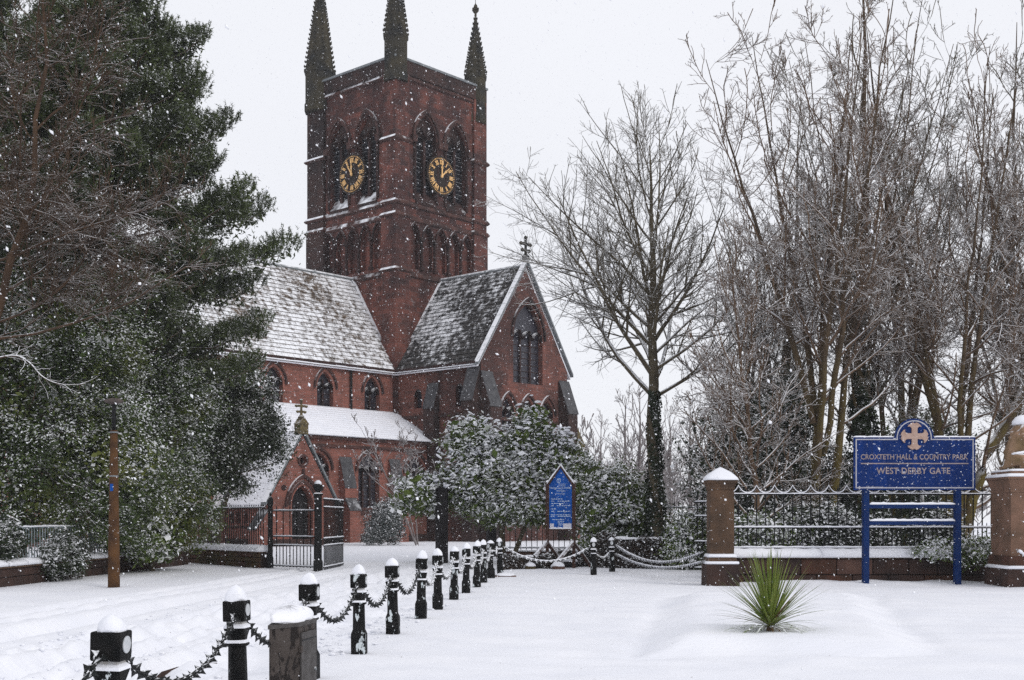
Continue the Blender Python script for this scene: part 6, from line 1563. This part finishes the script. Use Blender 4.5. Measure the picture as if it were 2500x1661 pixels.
# --- left side: pine, hollies, laurel, twiggy tree
pn = thing('pine_tree', 'big dark pine with snowy needle tufts filling the upper left', 'tree', gl((-13.2, 41.0)))
rp = np.random.default_rng(81)
prof = np.array([(6.2, 4.2), (7.0, 4.9), (8.0, 5.0), (9.5, 5.4), (10.8, 6.0), (11.6, 5.3), (13.0, 4.9), (14.6, 4.4), (15.6, 3.9), (16.9, 3.4), (18.0, 2.3), (19.4, 0.5)])
limbs, lobes = [], []
NL = 66
for k in range(NL):
    z = 6.4+12.9*((k+0.5+0.3*rp.normal())/NL); az = k*2.39996+rp.normal(0, 0.15); r = np.interp(z, prof[:, 0], prof[:, 1])*rp.uniform(0.76, 1.06)-0.30
    r = max(r, 0.25); t = np.linspace(0, 1, 7); rise = rp.uniform(0.1, 0.9)
    pts = np.stack([r*t*math.cos(az), r*t*math.sin(az), z-0.35*np.sin(t*math.pi)+rise*t**2-0.4], 1); pts[1:] += rp.normal(0, 0.07, (6, 3)); limbs.append(pts)
    m = int(4+r*1.9); sd_ = np.array([-math.sin(az), math.cos(az), 0])
    for j in range(m):          # a pad of lobes fanned over the outer part of the bough
        u = 1.0-0.60*(j/m)**0.9; f_ = u*6; i = min(int(f_), 5); p = pts[i]*(1-f_+i)+pts[i+1]*(f_-i)
        w_ = (0.25+0.55*math.sin(math.pi*min(1, (1-u)/0.6)))*(1 if j % 2 else -1)*rp.uniform(0.3, 1.2) if j else 0.0
        lobes.append((*(p+sd_*w_+np.array([0, 0, 0.10+rp.normal(0, 0.10)-0.12*abs(w_)])), rp.uniform(0.38, 0.68)))
V, Q = tubes(np.array(limbs), np.repeat(np.array([[0.075, 0.06, 0.05, 0.04, 0.03, 0.02, 0.012]]), len(limbs), 0), 5)
tag(link_mesh('limbs', np_mesh('limbs', V, [Q], M['bark_red'], True), pn), kind='stuff')
MB().tube([(0, 0, -0.3), (0.1, 0, 6), (-0.1, 0.1, 13), (0, 0, 19.2)], [0.30, 0.25, 0.16, 0.03], 10).obj('trunk', M['bark_red'], pn, True)
lb = np.array(lobes); cnt = (50*(lb[:, 3]/0.55)**2).astype(int); li = np.repeat(np.arange(len(lb)), cnt)
dv = unit(rp.normal(0, 1, (len(li), 3))+np.array([0, 0, 0.35])); dv[:, 2] = np.where(dv[:, 2] < -0.1, -dv[:, 2], dv[:, 2])
S = lb[li, :3]+dv*(lb[li, 3]*rp.uniform(0.5, 0.95, len(li)))[:, None]*np.array([1, 1, 0.72])
A = unit(dv*0.5+np.array([0, 0, 1.0])+rp.normal(0, 0.18, S.shape))
SL = rp.uniform(0.22, 0.48, len(S)); nn_ = 20
tt = rp.random((len(S), nn_)); base = S[:, None, :]+A[:, None, :]*(SL[:, None]*tt)[..., None]
nd = unit(rp.normal(0, 1, base.shape)+A[:, None, :]*0.55); ln = rp.uniform(0.09, 0.145, tt.shape)[..., None]
wv = unit(np.cross(nd, rp.normal(0, 1, nd.shape)))*0.016
V = np.stack([base-wv, base+wv, base+nd*ln], 2).reshape(-1, 3)
Pi = np.repeat(lb[:, :3], 26, 0)+rp.normal(0, 0.30, (len(lb)*26, 3))*np.repeat(lb[:, 3], 26)[:, None]-np.array([0, 0, 0.12]); Vi, Qi = leaf_quads(Pi, 0.20, rp, 0.0, 0.35)
tag(link_mesh('crown', np_mesh('crown', np.concatenate([V, Vi]), [np.arange(len(V)).reshape(-1, 3), Qi+len(V)], M['pine']), pn), kind='stuff')

leafy('holly_tree', 'broad snow dusted holly at far left behind the roadside railings', 'tree', gl((-14.6, 36.5)), [(0.2, 0, 5.4, 3.4, 2.2, 3.2), (-0.6, -0.6, 2.6, 3.2, 1.8, 2.3), (2.7, 0, 3.2, 1.9, 1.8, 2.6), (1.7, -0.3, 6.6, 2.3, 1.6, 2.0)], 2300, 44, 0.48, 0.10, 'holly', 82, trunks=[([(0.2, 0, -0.2), (0.1, 0, 2), (0, 0, 4)], [0.2, 0.17, 0.12]), ([(1.9, 0, -0.2), (2.1, 0, 2), (2.2, 0, 3.4)], [0.12, 0.1, 0.07])], bark='bark_red')
leafy('holly_tree', 'light green holly just right of the lamp post', 'tree', gl((-11.6, 40.0)), [(-0.2, 0, 3.6, 1.7, 1.3, 2.7), (0.4, -0.2, 2.0, 1.9, 1.2, 1.6), (0.6, 0, 5.2, 1.6, 1.1, 1.5)], 1000, 44, 0.42, 0.10, 'holly', 83, trunks=[([(0, 0, -0.2), (0, 0, 3)], [0.1, 0.07])])
leafy('holly_tree', 'dark dense holly overhanging the mossy churchyard wall', 'tree', gl((-11.4, 48.4)), [(0.2, 0, 4.7, 2.0, 2.0, 2.4), (1.25, -0.2, 4.7, 1.55, 1.4, 1.45), (-1.2, 0, 5.6, 2.1, 1.7, 2.3), (0.6, 0, 6.4, 1.5, 1.3, 1.4), (-0.3, 0, 3.2, 1.6, 1.4, 1.3)], 1700, 46, 0.44, 0.105, 'holly_dark', 84, trunks=[([(-0.3, 0, -0.2), (0.0, 0, 1.6), (0.5, 0, 3.4)], [0.16, 0.14, 0.09]), ([(-0.7, 0.1, -0.2), (-0.6, 0, 2), (-0.6, 0, 3.6)], [0.14, 0.12, 0.08])], low=-0.55)
leafy('laurel_bush', 'drooping laurel spilling over the roadside wall', 'shrub', gl((-12.0, 38.2)), [(0, 0, 1.7, 1.1, 1.7, 1.1), (0.5, 0.9, 1.2, 0.8, 1.4, 0.9), (0.35, 2.6, 0.9, 0.5, 1.3, 0.55)], 380, 28, 0.32, 0.18, 'laurel', 85, up=0.3, aspect=0.3)
leafy('wall_shrub', 'feathery snowy shrub hanging over the roadside wall by the lamp post', 'shrub', gl((-12.3, 33.8)), [(0.1, 0, 0.62, 0.42, 1.3, 0.62)], 170, 40, 0.2, 0.09, 'laurel_dark', 86, core=False)
leafy('wall_shrub', 'snowy shrub poking through the railings in the left corner', 'shrub', gl((-12.75, 31.0)), [(0, 0, 1.15, 0.45, 0.8, 0.55)], 120, 36, 0.2, 0.10, 'laurel_dark', 87, core=False)
leafy('evergreen_tree', 'dark evergreen behind the pine filling the gap below its crown', 'tree', gl((-15.8, 46.5)), [(0, 0, 5.0, 3.6, 2.2, 4.6), (3.0, 0, 5.4, 2.4, 1.8, 3.0)], 1300, 44, 0.6, 0.12, 'holly_dark', 88, trunks=[([(0, 0, -0.2), (0, 0, 4)], [0.2, 0.12])])
tw = bare_tree_mesh(91, [[(0, 0, -0.3, 0.22), (0.2, 0, 4, 0.18), (0.5, 0, 9, 0.12), (0.8, 0, 17, 0.02)], [(0.1, 0, 1.5, 0.14), (1.2, 0, 5, 0.11), (2.2, 0, 9, 0.07), (2.8, 0, 15, 0.015)]], 44, 0.40, 60, 5.2, M['bark_twiggy'], M['bark_twiggy'], (11.0, 8.0, 2.0), (0.16, 0.2, 0.24, 0.25), (0.02, 0.03, 0.02, 0.0), 0.0085, side=(0.25, 0.0), thin=0.45)
place_tree('bare_tree', 'brown twiggy bare tree in front of the pine at the left edge', 'tree', tw, gl((-15.6, 33.5)), 0.0, 1.15)
pn2 = copy_tree(pn); pn2.location = gl((-19.6, 45.5)); pn2.rotation_euler = (0, 0, 2.1); pn2.scale = (1.05, 1.05, 1.12); pn2['label'] = 'second pine behind the twiggy tree in the top left corner'
pn2['group'] = pn['group'] = 'pines at upper left'
lb_ = thing('snowy_branch', 'snow lined branch reaching in from the left edge below the pine', 'branch', (0, 0, 0))
ctl = [(-90, 850), (-40, 838), (10, 822), (45, 822), (72, 840), (95, 866), (125, 882), (160, 887), (205, 884)]
bp = []
for i in range(len(ctl)-1):
    for k in range(4):
        t = k/4; p0, p1, p2, p3 = (ctl[max(0, min(len(ctl)-1, i+j))] for j in (-1, 0, 1, 2))
        q_ = [0.5*(2*p1[m]+(p2[m]-p0[m])*t+(2*p0[m]-5*p1[m]+4*p2[m]-p3[m])*t*t+(3*p1[m]-p0[m]-3*p2[m]+p3[m])*t**3) for m in (0, 1)]
        Yb = 31.6-0.002*(q_[0]+90)+0.05*math.sin(i+t); bp.append(Vector((at(q_[0], Yb)[0], Yb, zat(q_[1], Yb))))
lb_.location = bp[0]; nb2 = len(bp); n3 = [0.036*(1-0.78*i/(nb2-1))*(0.9+0.2*rnd.random()) for i in range(nb2)]
MB().tube([p-bp[0] for p in bp], n3, 8).obj('limb', M['bark_snowy'], lb_, True)
rgb = np.random.default_rng(5); Pb_ = np.array([bp[k]-bp[0] for k in rgb.integers(8, nb2-1, 26)])
Dd = unit(rgb.normal(0, 1, (26, 3))+np.array([0.9, 0, 0.1])); Lb = rgb.uniform(0.25, 0.8, 26)
P_, R_ = grow(Pb_, Dd, Lb, np.full(26, 0.011), np.full(26, 0.004), 5, 0.2, 0.03, rgb); V, Q = tubes(P_, R_, 4)
tag(link_mesh('twigs', np_mesh('twigs', V, [Q], M['bark_snowy'], True), lb_), kind='stuff')
# ------------------------------------------------------------------ falling snow and misty air
rs = np.random.default_rng(99); NF = 34000
fy = 3.2+66*rs.random(NF)**0.85; fx = rs.uniform(-1, 1, NF)*(0.46*fy+1.2); fz = rs.uniform(0, 1, NF)*(0.47*fy+2.5)
fs = 0.0022+0.0040*rs.random(NF)**2.5+0.00012*fy; fs[rs.random(NF) < 0.012] *= 1.7
fz = np.maximum(fz, gz(fx, fy)+0.05)
oc = np.array([(1, 0, 0), (-1, 0, 0), (0, 1, 0), (0, -1, 0), (0, 0, 1), (0, 0, -1)], float)
of = np.array([(0, 2, 4), (2, 1, 4), (1, 3, 4), (3, 0, 4), (2, 0, 5), (1, 2, 5), (3, 1, 5), (0, 3, 5)])
ax = unit(np.array([0.55, 0.15, -1.0])+rs.normal(0, 0.35, (NF, 3))); bx = unit(np.cross(ax, rs.normal(0, 1, (NF, 3)))); cx = np.cross(ax, bx)
loc_ = oc[None]*rs.uniform(0.7, 1.25, (NF, 6, 1))
V = np.stack([fx, fy, fz], 1)[:, None, :]+fs[:, None, None]*(loc_[..., 2:3]*1.5*ax[:, None]+loc_[..., 0:1]*bx[:, None]+loc_[..., 1:2]*0.8*cx[:, None])
Q = (of[None]+(np.arange(NF)*6)[:, None, None]).reshape(-1, 3)
nf = Nd('snowflake', 0.9, 0.1); nf.color((0.88, 0.89, 0.92))
tag(link_mesh('falling_snow', np_mesh('falling_snow', V.reshape(-1, 3), [Q], nf.m)), 'snowflakes drifting down through the air', 'snowfall', kind='stuff')
HAZE = 0.00030
hm = bpy.data.materials.new('haze'); hm.use_nodes = True
hn = hm.node_tree.nodes; hn.clear(); ho = hn.new('ShaderNodeOutputMaterial'); hv = hn.new('ShaderNodeVolumePrincipled')
hv.inputs['Color'].default_value = (0.96, 0.97, 1.0, 1); hv.inputs['Density'].default_value = HAZE; hv.inputs['Anisotropy'].default_value = 0.2
hm.node_tree.links.new(hv.outputs[0], ho.inputs['Volume'])
hz = MB().box(-430, 430, -60, 520, -3.0, 48).obj('haze', hm)
tag(hz, 'thin grey snow haze filling the air', 'haze', kind='stuff')
